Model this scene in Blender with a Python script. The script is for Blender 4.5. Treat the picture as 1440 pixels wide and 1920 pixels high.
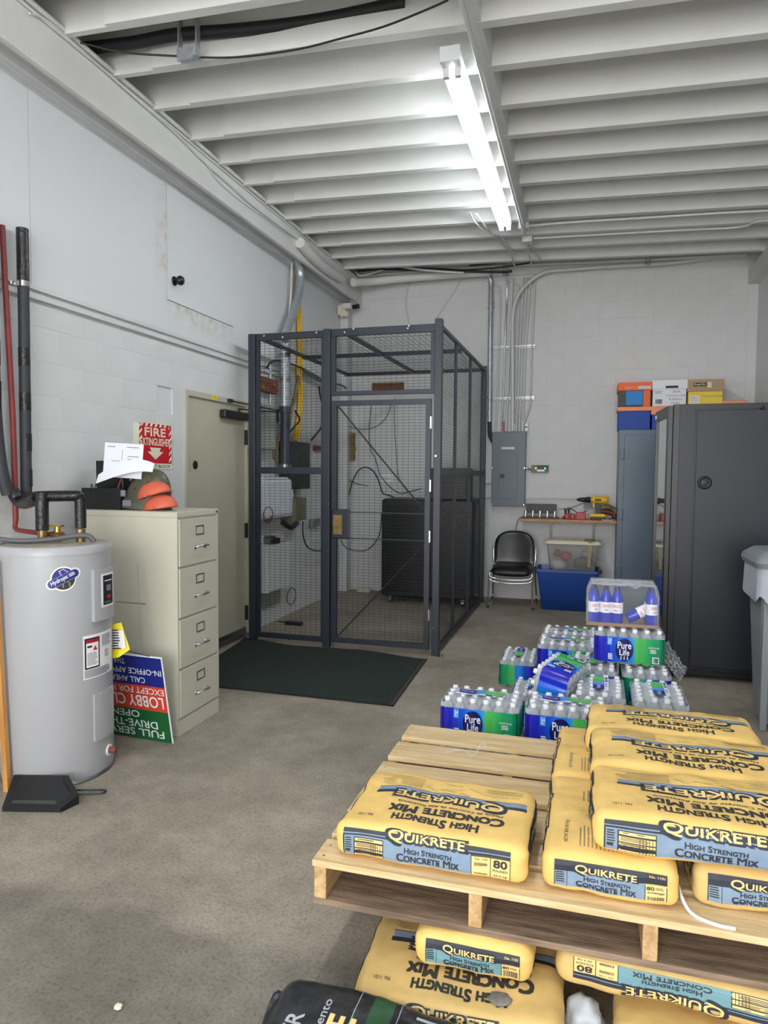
import bpy, bmesh, math, random
from mathutils import Vector, Matrix, noise
random.seed(7)
for o in list(bpy.data.objects): bpy.data.objects.remove(o)
COL = bpy.context.scene.collection
SC = bpy.context.scene
PI = math.pi

# ---------------- camera, world, lights, exposure ----------------
cam_d = bpy.data.cameras.new('camera'); cam = bpy.data.objects.new('camera', cam_d); COL.objects.link(cam)
PITCH, YAW, ROLL, EYE = -.055, -.285, .0077, 1.55
fwv = Vector((math.sin(YAW)*math.cos(PITCH), math.cos(YAW)*math.cos(PITCH), math.sin(PITCH)))
r0 = Vector((math.cos(YAW), -math.sin(YAW), 0)); u0 = r0.cross(fwv)
rv = math.cos(ROLL)*r0 + math.sin(ROLL)*u0; uv_ = -math.sin(ROLL)*r0 + math.cos(ROLL)*u0
cam.matrix_world = Matrix.Translation((0, 0, EYE)) @ Matrix((rv, uv_, -fwv)).transposed().to_4x4()
cam_d.sensor_fit = 'VERTICAL'; cam_d.sensor_height = 36; cam_d.lens = 1310/1920*36; cam_d.clip_start = .02
SC.camera = cam
SC.view_settings.view_transform = 'Standard'; SC.view_settings.look = 'None'
SC.view_settings.gamma = 1; SC.view_settings.exposure = 1.14; SC.view_settings.use_curve_mapping = False
wd = bpy.data.worlds.new('world'); SC.world = wd; wd.use_nodes = True
wd.node_tree.nodes['Background'].inputs[0].default_value = (1, 1, 1, 1)
wd.node_tree.nodes['Background'].inputs[1].default_value = 1.0
TUBE_POWER = 20.0      # emission of the fluorescent tubes
FILL_POWER = 130.0      # power of the fill light added behind the camera, no real source there
def area(name, loc, size, sizey, power, target, color=(1, 1, 1)):
    l = bpy.data.lights.new(name, 'AREA'); l.shape = 'RECTANGLE'; l.size = size; l.size_y = sizey; l.energy = power; l.color = color
    o = bpy.data.objects.new(name, l); COL.objects.link(o); o.location = loc
    o.rotation_euler = (Vector(target)-Vector(loc)).to_track_quat('-Z', 'Y').to_euler(); return o
area('added_fill', (-.7, -3.9, 1.9), 4.2, 3.2, FILL_POWER, (-.7, 6, 1.4), (1, .99, .98))

# ---------------- materials ----------------
def srgb(r, g, b):
    f = lambda c: (c/255/12.92) if c/255 <= .04045 else ((c/255+.055)/1.055)**2.4
    return (f(r), f(g), f(b), 1)
MATS = {}
def mat(name, col, rough=.5, metal=0, var=0, scale=8, bump=0, bscale=40, emit=None, estr=0, col2=None, spec=.5, stretch=None, alpha=1, detail=4):
    if name in MATS: return MATS[name]
    m = bpy.data.materials.new(name); m.use_nodes = True; nt = m.node_tree; b = nt.nodes['Principled BSDF']
    c = srgb(*col); b.inputs['Base Color'].default_value = c
    b.inputs['Roughness'].default_value = rough; b.inputs['Metallic'].default_value = metal
    b.inputs['Specular IOR Level'].default_value = spec; b.inputs['Alpha'].default_value = alpha
    if var or col2 or bump:
        tc = nt.nodes.new('ShaderNodeTexCoord'); mp = nt.nodes.new('ShaderNodeMapping')
        nt.links.new(tc.outputs['Object'], mp.inputs[0])
        if stretch: mp.inputs['Scale'].default_value = stretch
    if var or col2:
        n = nt.nodes.new('ShaderNodeTexNoise'); n.inputs['Scale'].default_value = scale; n.inputs['Detail'].default_value = detail
        nt.links.new(mp.outputs[0], n.inputs['Vector'])
        r = nt.nodes.new('ShaderNodeValToRGB'); nt.links.new(n.outputs['Fac'], r.inputs[0])
        if col2: a, d = srgb(*col2), c
        else: a = tuple(x*(1-var) for x in c[:3])+(1,); d = tuple(min(1, x*(1+var)) for x in c[:3])+(1,)
        r.color_ramp.elements[0].position = .35; r.color_ramp.elements[1].position = .65
        r.color_ramp.elements[0].color = a; r.color_ramp.elements[1].color = d
        nt.links.new(r.outputs[0], b.inputs['Base Color'])
    if bump:
        n2 = nt.nodes.new('ShaderNodeTexNoise'); n2.inputs['Scale'].default_value = bscale; n2.inputs['Detail'].default_value = 5
        nt.links.new(mp.outputs[0], n2.inputs['Vector'])
        bp = nt.nodes.new('ShaderNodeBump'); bp.inputs['Strength'].default_value = bump; bp.inputs['Distance'].default_value = .01
        nt.links.new(n2.outputs['Fac'], bp.inputs['Height']); nt.links.new(bp.outputs[0], b.inputs['Normal'])
    if emit:
        b.inputs['Emission Color'].default_value = srgb(*emit); b.inputs['Emission Strength'].default_value = estr
    MATS[name] = m; return m
def film(name, col, clear=.7, rough=.12):
    m = bpy.data.materials.new(name); m.use_nodes = True; nt = m.node_tree; b = nt.nodes['Principled BSDF']
    b.inputs['Base Color'].default_value = srgb(*col); b.inputs['Roughness'].default_value = rough
    t = nt.nodes.new('ShaderNodeBsdfTransparent'); mx = nt.nodes.new('ShaderNodeMixShader')
    lw = nt.nodes.new('ShaderNodeLayerWeight'); lw.inputs[0].default_value = .35
    mr = nt.nodes.new('ShaderNodeMapRange'); mr.inputs['To Min'].default_value = 1-clear; mr.inputs['To Max'].default_value = .95
    nt.links.new(lw.outputs['Facing'], mr.inputs['Value']); nt.links.new(mr.outputs[0], mx.inputs[0])
    nt.links.new(t.outputs[0], mx.inputs[1]); nt.links.new(b.outputs[0], mx.inputs[2])
    nt.links.new(mx.outputs[0], nt.nodes['Material Output'].inputs[0]); MATS[name] = m; return m
M = MATS
mat('white_wall', (208, 209, 208), .62, var=.03, scale=3, bump=.25, bscale=60)
mat('panel_white', (211, 213, 214), .5, var=.015, scale=2, bump=.08, bscale=30)
mat('ceiling_white', (214, 214, 211), .6, var=.03, scale=4, bump=.15, bscale=50)
mat('steel_white', (205, 206, 205), .4)
mat('cage_paint', (36, 43, 54), .38, spec=.5)
mat('wire_black', (34, 37, 43), .45)
mat('door_tan', (184, 179, 158), .45, var=.015, scale=2)
mat('cabinet_beige', (194, 191, 174), .42, bump=.05, bscale=200)
mat('chrome', (215, 215, 215), .15, metal=1)
mat('steel', (150, 152, 155), .3, metal=1)
mat('galvanised', (172, 178, 184), .32, metal=.55, var=.15, scale=30)
mat('black', (22, 23, 25), .45)
mat('black_gloss', (16, 17, 19), .3)
mat('black_tape', (20, 20, 22), .28, bump=.5, bscale=60)
mat('foam_grey', (46, 49, 54), .6, bump=.2, bscale=60)
mat('dark_pipe', (62, 66, 78), .4)
mat('pipe_red', (128, 44, 42), .5, var=.15)
mat('brass', (190, 150, 84), .3, metal=.9)
mat('brass_dull', (140, 120, 78), .4, metal=.8, var=.2)
mat('heater_grey', (166, 167, 170), .34, spec=.5)
mat('heater_top', (165, 158, 142), .6, var=.12, scale=14)
mat('black_rubber', (24, 25, 27), .6)
mat('grey_cable', (92, 94, 96), .5)
mat('mat_green', (30, 42, 36), .95, var=.25, scale=160, bump=.7, bscale=300)
mat('rubber_edge', (34, 34, 34), .7)
mat('wood', (226, 202, 158), .7, col2=(204, 172, 122), scale=5, stretch=(1, 10, 10), bump=.25, bscale=25)
mat('wood_y', (206, 176, 128), .7, col2=(176, 138, 92), scale=5, stretch=(10, 1, 10), bump=.25, bscale=25)
mat('wood_grey', (150, 128, 106), .8, col2=(106, 88, 74), scale=5, stretch=(1, 9, 9), bump=.3, bscale=25)
mat('wood_shelf', (202, 152, 108), .55, col2=(166, 112, 74), scale=5, stretch=(2, 14, 14))
mat('wood_strip', (206, 152, 84), .5, col2=(180, 124, 62), scale=4, stretch=(8, 8, 1))
mat('panel_grey', (96, 106, 118), .42)
mat('locker_blue', (84, 100, 116), .38, var=.04, scale=3)
mat('rack_black', (26, 30, 41), .42)
mat('rack_dark', (26, 28, 34), .35)
mat('mirror_glass', (190, 200, 200), .03, metal=.9)
mat('tub_blue', (32, 72, 150), .38)
mat('box_blue', (30, 68, 160), .6)
mat('box_ltblue', (40, 130, 205), .6)
mat('box_orange', (238, 108, 48), .6)
mat('box_orange_lt', (246, 150, 106), .6)
mat('box_white', (228, 228, 230), .6)
mat('box_yellow', (236, 206, 70), .6)
mat('cardboard', (176, 148, 118), .8)
mat('paper', (228, 230, 238), .7)
mat('ink_grey', (120, 124, 135), .7)
mat('ink_black', (24, 24, 28), .6)
mat('white', (235, 235, 235), .5)
mat('sign_glow', (232, 232, 205), .5)
mat('sign_red', (200, 22, 40), .45)
mat('sign_blue', (26, 36, 122), .45)
mat('sign_green', (20, 92, 44), .45)
mat('sign_orange', (204, 66, 44), .45)
mat('coroplast', (226, 230, 236), .5)
mat('yellow_tag', (240, 222, 20), .5)
mat('yellow_cable', (240, 190, 20), .45)
mat('helmet_olive', (84, 84, 68), .38, var=.1)
mat('orange_foam', (206, 96, 70), .5)
mat('bin_grey', (128, 132, 136), .5, bump=.1, bscale=60)
mat('bin_bag', (176, 182, 190), .35)
mat('rust', (122, 66, 44), .6, var=.3, scale=30)
mat('olive_box', (112, 106, 82), .5)
mat('eq_white', (214, 220, 226), .4)
mat('eq_green', (150, 156, 146), .5)
mat('drill_yellow', (236, 186, 26), .4)
mat('red_plastic', (176, 26, 46), .4)
mat('maroon', (104, 24, 36), .5)
mat('camo', (120, 116, 70), .6, col2=(70, 60, 48), scale=20)
mat('tape_tan', (150, 136, 100), .5)
mat('lid_cream', (222, 214, 190), .4)
mat('green_led', (40, 220, 100), .4, emit=(60, 255, 130), estr=3)
mat('bag_yellow', (230, 192, 112), .62, var=.05, scale=9, bump=.35, bscale=16)
mat('bag_yellow_dusty', (212, 180, 114), .75, var=.08, scale=9, bump=.12, bscale=26)
mat('bag_navy', (44, 48, 60), .6, var=.12, scale=30)
mat('bag_blue', (128, 150, 172), .6, var=.06, scale=30)
mat('bag_teal', (110, 152, 160), .6)
mat('bag_cream', (240, 206, 134), .6)
mat('bag_text', (52, 50, 48), .65)
mat('bag_faint', (146, 128, 88), .7)
mat('bag_black', (40, 42, 48), .3, var=.4, scale=26, bump=.5, bscale=18)
mat('bag_green', (44, 84, 58), .4)
mat('bag_silver', (176, 182, 190), .4)
mat('powder', (120, 118, 112), .9, var=.2, scale=60)
mat('cap_white', (232, 234, 238), .35)
mat('water_blue', (14, 44, 180), .12)
mat('tube_light', (255, 255, 255), .4, emit=(244, 250, 255), estr=TUBE_POWER)
mat('lbl_dkblue', (34, 30, 150), .3)
mat('lbl_navy', (18, 24, 96), .3)
mat('lbl_white', (240, 242, 248), .4)
mat('lbl_sky', (70, 150, 225), .4)
mat('lbl_green', (96, 190, 96), .4)
mat('tray_dark', (56, 58, 66), .5)
mat('cardtray', (150, 120, 96), .7)
film('bottle_clear', (226, 234, 242), .74, .06)
film('wrap_clear', (236, 240, 246), .93, .10)
film('tub_clear', (206, 206, 198), .72, .2)
film('glass_gauge', (226, 234, 242), .7, .05)
def concrete():
    m = bpy.data.materials.new('concrete'); m.use_nodes = True; nt = m.node_tree; b = nt.nodes['Principled BSDF']; L = nt.links.new
    tc = nt.nodes.new('ShaderNodeTexCoord')
    def nz(s, d=6, rough=.6):
        n = nt.nodes.new('ShaderNodeTexNoise'); n.inputs['Scale'].default_value = s; n.inputs['Detail'].default_value = d
        n.inputs['Roughness'].default_value = rough; L(tc.outputs['Object'], n.inputs['Vector']); return n
    def ramp(src, els):
        r = nt.nodes.new('ShaderNodeValToRGB'); L(src, r.inputs[0])
        while len(r.color_ramp.elements) < len(els): r.color_ramp.elements.new(.5)
        for e, (p, c) in zip(r.color_ramp.elements, els): e.position = p; e.color = c
        return r
    def mix(t, fac, a, bb):
        x = nt.nodes.new('ShaderNodeMix'); x.data_type = 'RGBA'; x.blend_type = t
        if isinstance(fac, float): x.inputs[0].default_value = fac
        else: L(fac, x.inputs[0])
        L(a, x.inputs[6]); L(bb, x.inputs[7]) if not isinstance(bb, tuple) else setattr(x.inputs[7], 'default_value', bb)
        return x.outputs[2]
    big = ramp(nz(1.3, 8, .65).outputs['Fac'], [(.3, srgb(130, 121, 108)), (.5, srgb(160, 150, 135)), (.72, srgb(184, 174, 158))])
    mid = ramp(nz(9, 8, .7).outputs['Fac'], [(.3, (.72, .72, .72, 1)), (.6, (1, 1, 1, 1))])
    c = mix('MULTIPLY', .75, big.outputs[0], mid.outputs[0])
    fine = ramp(nz(75, 5, .75).outputs['Fac'], [(.36, (.5, .48, .45, 1)), (.5, (.96, .96, .96, 1)), (.68, (1, 1, 1, 1)), (.72, (1.3, 1.3, 1.3, 1))])
    c = mix('MULTIPLY', .8, c, fine.outputs[0])
    # darker floor colour towards the front, with a wavering edge
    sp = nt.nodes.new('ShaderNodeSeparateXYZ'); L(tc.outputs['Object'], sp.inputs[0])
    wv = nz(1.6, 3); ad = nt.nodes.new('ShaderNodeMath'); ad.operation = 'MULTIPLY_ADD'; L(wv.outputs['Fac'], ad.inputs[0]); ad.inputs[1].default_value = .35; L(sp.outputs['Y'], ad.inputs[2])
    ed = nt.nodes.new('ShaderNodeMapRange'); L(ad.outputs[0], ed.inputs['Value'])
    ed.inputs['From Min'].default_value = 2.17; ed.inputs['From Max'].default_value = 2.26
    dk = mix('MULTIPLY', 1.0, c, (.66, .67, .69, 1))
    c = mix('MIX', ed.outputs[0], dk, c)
    L(c, b.inputs['Base Color']); b.inputs['Roughness'].default_value = .75
    h = nt.nodes.new('ShaderNodeMath'); h.operation = 'ADD'; L(nz(60, 6, .7).outputs['Fac'], h.inputs[0]); L(nz(7, 4).outputs['Fac'], h.inputs[1])
    bp = nt.nodes.new('ShaderNodeBump'); bp.inputs['Strength'].default_value = .5; bp.inputs['Distance'].default_value = .006
    L(h.outputs[0], bp.inputs['Height']); L(bp.outputs[0], b.inputs['Normal']); MATS['concrete'] = m
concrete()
def stained():
    m = bpy.data.materials.new('panel_stained'); m.use_nodes = True; nt = m.node_tree; b = nt.nodes['Principled BSDF']; L = nt.links.new
    tc = nt.nodes.new('ShaderNodeTexCoord'); sp = nt.nodes.new('ShaderNodeSeparateXYZ'); L(tc.outputs['Object'], sp.inputs[0])
    def mr(src, a, c, lo=0, hi=1):
        r = nt.nodes.new('ShaderNodeMapRange'); L(src, r.inputs['Value']); r.inputs['From Min'].default_value = a; r.inputs['From Max'].default_value = c; r.inputs['To Min'].default_value = lo; r.inputs['To Max'].default_value = hi; return r.outputs[0]
    def mul(a, c, op='MULTIPLY'):
        x = nt.nodes.new('ShaderNodeMath'); x.operation = op; L(a, x.inputs[0]); L(c, x.inputs[1]); return x.outputs[0]
    left = mul(mul(mr(sp.outputs['Y'], 4.55, 4.735), mr(sp.outputs['Y'], 4.74, 4.735)), mul(mr(sp.outputs['Z'], 2.9, 3.1), mr(sp.outputs['Z'], 3.75, 3.5)))
    low = mul(mul(mr(sp.outputs['Z'], 2.66, 2.862), mr(sp.outputs['Y'], 4.70, 4.85)), mr(sp.outputs['Y'], 5.85, 5.6))
    n = nt.nodes.new('ShaderNodeTexNoise'); n.inputs['Scale'].default_value = 14; n.inputs['Detail'].default_value = 7; L(tc.outputs['Object'], n.inputs['Vector'])
    k = mul(mul(left, low, 'MAXIMUM'), mr(n.outputs['Fac'], .42, .7)); x = nt.nodes.new('ShaderNodeMix'); x.data_type = 'RGBA'; L(k, x.inputs[0])
    x.inputs[6].default_value = srgb(211, 213, 214); x.inputs[7].default_value = srgb(190, 180, 158); L(x.outputs[2], b.inputs['Base Color']); b.inputs['Roughness'].default_value = .5; MATS['panel_stained'] = m
stained()
def band_mat():
    # printed shrink-film band: colour runs with the stored print coordinate
    m = bpy.data.materials.new('print_band'); m.use_nodes = True; nt = m.node_tree; b = nt.nodes['Principled BSDF']
    u = nt.nodes.new('ShaderNodeUVMap'); u.uv_map = 'print'; s = nt.nodes.new('ShaderNodeSeparateXYZ'); nt.links.new(u.outputs[0], s.inputs[0])
    r = nt.nodes.new('ShaderNodeValToRGB'); nt.links.new(s.outputs['X'], r.inputs[0])
    els = [(0, srgb(40, 28, 170)), (.22, srgb(28, 52, 200)), (.36, srgb(30, 110, 225)), (.55, srgb(36, 150, 232)), (.60, srgb(90, 190, 80)), (.72, srgb(60, 176, 96)), (.86, srgb(24, 150, 96)), (1, srgb(20, 130, 92))]
    while len(r.color_ramp.elements) < len(els): r.color_ramp.elements.new(.5)
    for e, (p, c) in zip(r.color_ramp.elements, els): e.position = p; e.color = c
    nt.links.new(r.outputs[0], b.inputs['Base Color']); b.inputs['Roughness'].default_value = .22; MATS['print_band'] = m
band_mat()

# ---------------- mesh helpers ----------------
class MB:
    def __init__(s): s.v = []; s.f = []; s.mi = []; s.cur = 0; s.sm = []
    def add(s, vs, fs, smooth=False):
        o = len(s.v); s.v += [tuple(v) for v in vs]; s.f += [tuple(i+o for i in f) for f in fs]
        s.mi += [s.cur]*len(fs); s.sm += [smooth]*len(fs); return s
    def m(s, i): s.cur = i; return s
    def box(s, x0, x1, y0, y1, z0, z1, fn=None, bev=0):
        if bev:
            b = bev; vs = []; fs = []
            bm = bmesh.new(); bmesh.ops.create_cube(bm, size=1)
            for v in bm.verts: v.co = ((x0+x1)/2+v.co.x*(x1-x0), (y0+y1)/2+v.co.y*(y1-y0), (z0+z1)/2+v.co.z*(z1-z0))
            bmesh.ops.bevel(bm, geom=list(bm.edges), offset=b, segments=2, affect='EDGES', profile=.5)
            bm.verts.index_update(); vs = [v.co.copy() for v in bm.verts]; fs = [[v.index for v in f.verts] for f in bm.faces]; bm.free()
        else:
            vs = [(x, y, z) for x in (x0, x1) for y in (y0, y1) for z in (z0, z1)]
            fs = [(0, 1, 3, 2), (4, 6, 7, 5), (0, 4, 5, 1), (2, 3, 7, 6), (0, 2, 6, 4), (1, 5, 7, 3)]
        if fn: vs = [fn(*v) for v in vs]
        return s.add(vs, fs)
    def cyl(s, p0, p1, r, n=16, r1=None, cap=True):
        p0, p1 = Vector(p0), Vector(p1); d = (p1-p0).normalized(); a = d.orthogonal().normalized(); b = d.cross(a)
        r1 = r if r1 is None else r1; vs = []
        for p, rr in ((p0, r), (p1, r1)):
            for i in range(n): t = 2*PI*i/n; vs.append(p+(a*math.cos(t)+b*math.sin(t))*rr)
        s.add(vs, [(i, (i+1) % n, n+(i+1) % n, n+i) for i in range(n)], True)
        if cap: s.add(vs, [tuple(range(n-1, -1, -1)), tuple(range(n, 2*n))])
        return s
    def lathe(s, prof, n=24, c=(0, 0, 0), axis='z', smooth=True):
        vs = []; fs = []
        for r, z in prof:
            for i in range(n):
                t = 2*PI*i/n; p = (r*math.cos(t), r*math.sin(t), z)
                if axis == 'y': p = (p[0], p[2], p[1])
                if axis == 'x': p = (p[2], p[0], p[1])
                vs.append((p[0]+c[0], p[1]+c[1], p[2]+c[2]))
        for j in range(len(prof)-1):
            for i in range(n): fs.append((j*n+i, j*n+(i+1) % n, (j+1)*n+(i+1) % n, (j+1)*n+i))
        s.add(vs, fs, smooth)
        if prof[0][0] > 1e-5: s.add(vs[:n], [tuple(range(n))])
        if prof[-1][0] > 1e-5: s.add(vs[-n:], [tuple(range(n))])
        return s
    def tube(s, pts, r, n=8, sub=4, closed=False):
        P = [Vector(p) for p in pts]
        if sub > 1 and len(P) > 2:
            Q = []; N = len(P)
            for i in range(N if closed else N-1):
                if closed: a, b, c, d = P[i-1], P[i], P[(i+1) % N], P[(i+2) % N]
                else: a, b, c, d = P[max(i-1, 0)], P[i], P[i+1], P[min(i+2, N-1)]
                for k in range(sub):
                    t = k/sub; Q.append(.5*((2*b)+(c-a)*t+(2*a-5*b+4*c-d)*t*t+(3*b-a-3*c+d)*t**3))
            if not closed: Q.append(P[-1])
            P = Q
        vs = []; fs = []; up = None; N = len(P)
        for i, p in enumerate(P):
            if closed: d = P[(i+1) % N]-P[i-1]
            else: d = P[min(i+1, N-1)]-P[max(i-1, 0)]
            d.normalize()
            if up is None: up = d.orthogonal().normalized()
            up = (up-d*up.dot(d)).normalized(); sd = d.cross(up)
            for k in range(n): t = 2*PI*k/n; vs.append(p+(up*math.cos(t)+sd*math.sin(t))*r)
        for i in range(N if closed else N-1):
            for k in range(n): fs.append((i*n+k, i*n+(k+1) % n, ((i+1) % N)*n+(k+1) % n, ((i+1) % N)*n+k))
        s.add(vs, fs, True)
        if not closed: s.add(vs[:n], [tuple(range(n))]); s.add(vs[-n:], [tuple(range(n))])
        return s
    def prism(s, poly, fn, d0, d1):
        # poly: 2-D outline, fn(u,v,d)->xyz
        n = len(poly); vs = [fn(u, v, d0) for u, v in poly]+[fn(u, v, d1) for u, v in poly]
        return s.add(vs, [tuple(range(n)), tuple(range(2*n-1, n-1, -1))]+[(i, (i+1) % n, n+(i+1) % n, n+i) for i in range(n)])
    def grid(s, nu, nv, fn, smooth=True):
        vs = [fn(i/nu, j/nv) for i in range(nu+1) for j in range(nv+1)]
        return s.add(vs, [(i*(nv+1)+j, (i+1)*(nv+1)+j, (i+1)*(nv+1)+j+1, i*(nv+1)+j+1) for i in range(nu) for j in range(nv)], smooth)
    def mesh(s, name, mats):
        me = bpy.data.meshes.new(name); me.from_pydata(s.v, [], s.f)
        for x in (mats if isinstance(mats, (list, tuple)) else [mats]): me.materials.append(M[x])
        me.polygons.foreach_set('material_index', s.mi); me.polygons.foreach_set('use_smooth', s.sm); me.update(); return me
    def obj(s, name, mats, parent=None):
        return link(name, s.mesh(name, mats), parent)
def fixn(o):
    bm = bmesh.new(); bm.from_mesh(o.data); bmesh.ops.recalc_face_normals(bm, faces=bm.faces); bm.to_mesh(o.data); bm.free(); return o
def link(name, data, parent=None, loc=None):
    o = bpy.data.objects.new(name, data); COL.objects.link(o)
    if parent is not None: o.parent = parent
    if loc: o.location = loc
    return o
def tag(o, label=None, cat=None, group=None, kind=None):
    if label: o['label'] = label
    if cat: o['category'] = cat
    if group: o['group'] = group
    if kind: o['kind'] = kind
    return o
def thing(name, label, cat, loc=(0, 0, 0), rz=0, group=None):
    o = link(name, None); o.location = loc; o.rotation_euler = (0, 0, rz); o.empty_display_size = .05
    return tag(o, label, cat, group)
def struct(o): o['kind'] = 'structure'; return o
def copy_tree(o, parent=None):
    c = o.copy(); COL.objects.link(c)
    if parent is not None: c.parent = parent
    for ch in KIDS.get(o.name, []): copy_tree2(ch, c)
    return c
KIDS = {}
def bx(name, m, parent, x0, x1, y0, y1, z0, z1, bev=0, fn=None): return MB().box(x0, x1, y0, y1, z0, z1, bev=bev, fn=fn).obj(name, m, parent)

# ---- text as flat 2-D triangles, cached ----
_G = {}
def glyphs(body, bold=0, small=False, shear=0, space=1):
    key = (body, bold, small, shear, space)
    if key in _G: return _G[key]
    c = bpy.data.curves.new('t', 'FONT'); c.body = body; c.size = 1; c.offset = bold; c.shear = shear; c.space_character = space
    c.resolution_u = 3; c.align_x = 'LEFT'; c.small_caps_scale = .76
    if small:
        for i, ch in enumerate(body):
            if ch.islower(): c.body_format[i].use_small_caps = True
    o = bpy.data.objects.new('t', c); COL.objects.link(o); bpy.context.view_layer.update()
    me = bpy.data.meshes.new_from_object(o.evaluated_get(bpy.context.evaluated_depsgraph_get()))
    bm = bmesh.new(); bm.from_mesh(me); bmesh.ops.triangulate(bm, faces=bm.faces); bm.verts.index_update()
    V = [(v.co.x, v.co.y) for v in bm.verts]; Fc = [tuple(v.index for v in f.verts) for f in bm.faces]; bm.free()
    bpy.data.objects.remove(o); bpy.data.curves.remove(c); bpy.data.meshes.remove(me)
    if not V: V = [(0, 0), (1, 1)]
    x0, x1 = min(v[0] for v in V), max(v[0] for v in V); y0, y1 = min(v[1] for v in V), max(v[1] for v in V)
    V = [((v[0]-x0)/(x1-x0 or 1), (v[1]-y0)/(y1-y0 or 1)) for v in V]
    _G[key] = (V, Fc, (x1-x0)/(y1-y0 or 1)); return _G[key]
def put_text(mb, fn, body, u0, u1, v0, v1, off=0, **k):
    """text filling the rectangle u0..u1, v0..v1 on the surface fn(u, v, off)"""
    if body == 'Quikrete': k['small'] = True
    b_ = k.pop('bold', 0); V, Fc, _ = glyphs(body, **k); s = b_*.75*abs(v1-v0); r = (u1-u0)/abs(u1-u0)
    c = ((0, 0),) if s == 0 else ((-s, 0), (s, 0), (0, s), (0, -s)) if b_ < .045 else ((-s, -s), (s, -s), (s, s), (-s, s), (0, 0), (0, s), (0, -s))
    for i, (dx, dy) in enumerate(c): mb.add([fn(u0+a*(u1-u0)+dx, v0+b*(v1-v0)+dy, off+i*.00004) for a, b in V], Fc)
def put_rect(mb, fn, u0, u1, v0, v1, off=0, step=.012):
    nu = max(1, int(abs(u1-u0)/step)); nv = max(1, int(abs(v1-v0)/step))
    mb.grid(nu, nv, lambda a, b: fn(u0+a*(u1-u0), v0+b*(v1-v0), off), False)
def put_poly(mb, fn, pts, off=0): mb.add([fn(u, v, off) for u, v in pts], [tuple(range(len(pts)))])
def put_shape(mb, fn, u0, u1, lo, hi, off=0, nu=20, nv=6):
    def f(a, b):
        u = u0+(u1-u0)*(1-math.cos(PI*a))/2; return fn(u, lo(u)+(hi(u)-lo(u))*b, off)
    mb.grid(nu, nv, f, False)
def put_disc(mb, fn, cu, cv, ru, rvv, off=0, n=20):
    q = lambda u: rvv*math.sqrt(max(0, 1-((u-cu)/ru)**2))
    if n <= 10: put_poly(mb, fn, [(cu+ru*math.cos(2*PI*i/n), cv+rvv*math.sin(2*PI*i/n)) for i in range(n)], off)
    else: put_shape(mb, fn, cu-ru, cu+ru, lambda u: cv-q(u), lambda u: cv+q(u), off)
def put_capsule(mb, fn, w, h, off=0):
    q = lambda u: h*math.sqrt(max(0, 1-max(0, (abs(u)-w)/h)**2)); put_shape(mb, fn, -w-h, w+h, lambda u: -q(u), q, off, 24, 4)
def barcode(mb, fn, u0, u1, v0, v1, off=0, seed=1):
    rnd = random.Random(seed); u = u0
    while u < u1: 
        w = rnd.choice([1, 2, 3])*(u1-u0)/60; put_rect(mb, fn, u, min(u+w, u1), v0, v1, off, 9); u += w+rnd.choice([1, 2])*(u1-u0)/60
def lines(mb, fn, u0, u1, v0, v1, n, off=0, fill=.45, seed=3, vert=False):
    rnd = random.Random(seed); h = (v1-v0)/n
    for i in range(n):
        e = u0+(u1-u0)*rnd.uniform(.7, 1); put_rect(mb, fn, u0, e, v1-(i+fill)*h, v1-i*h, off, .03)
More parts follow.
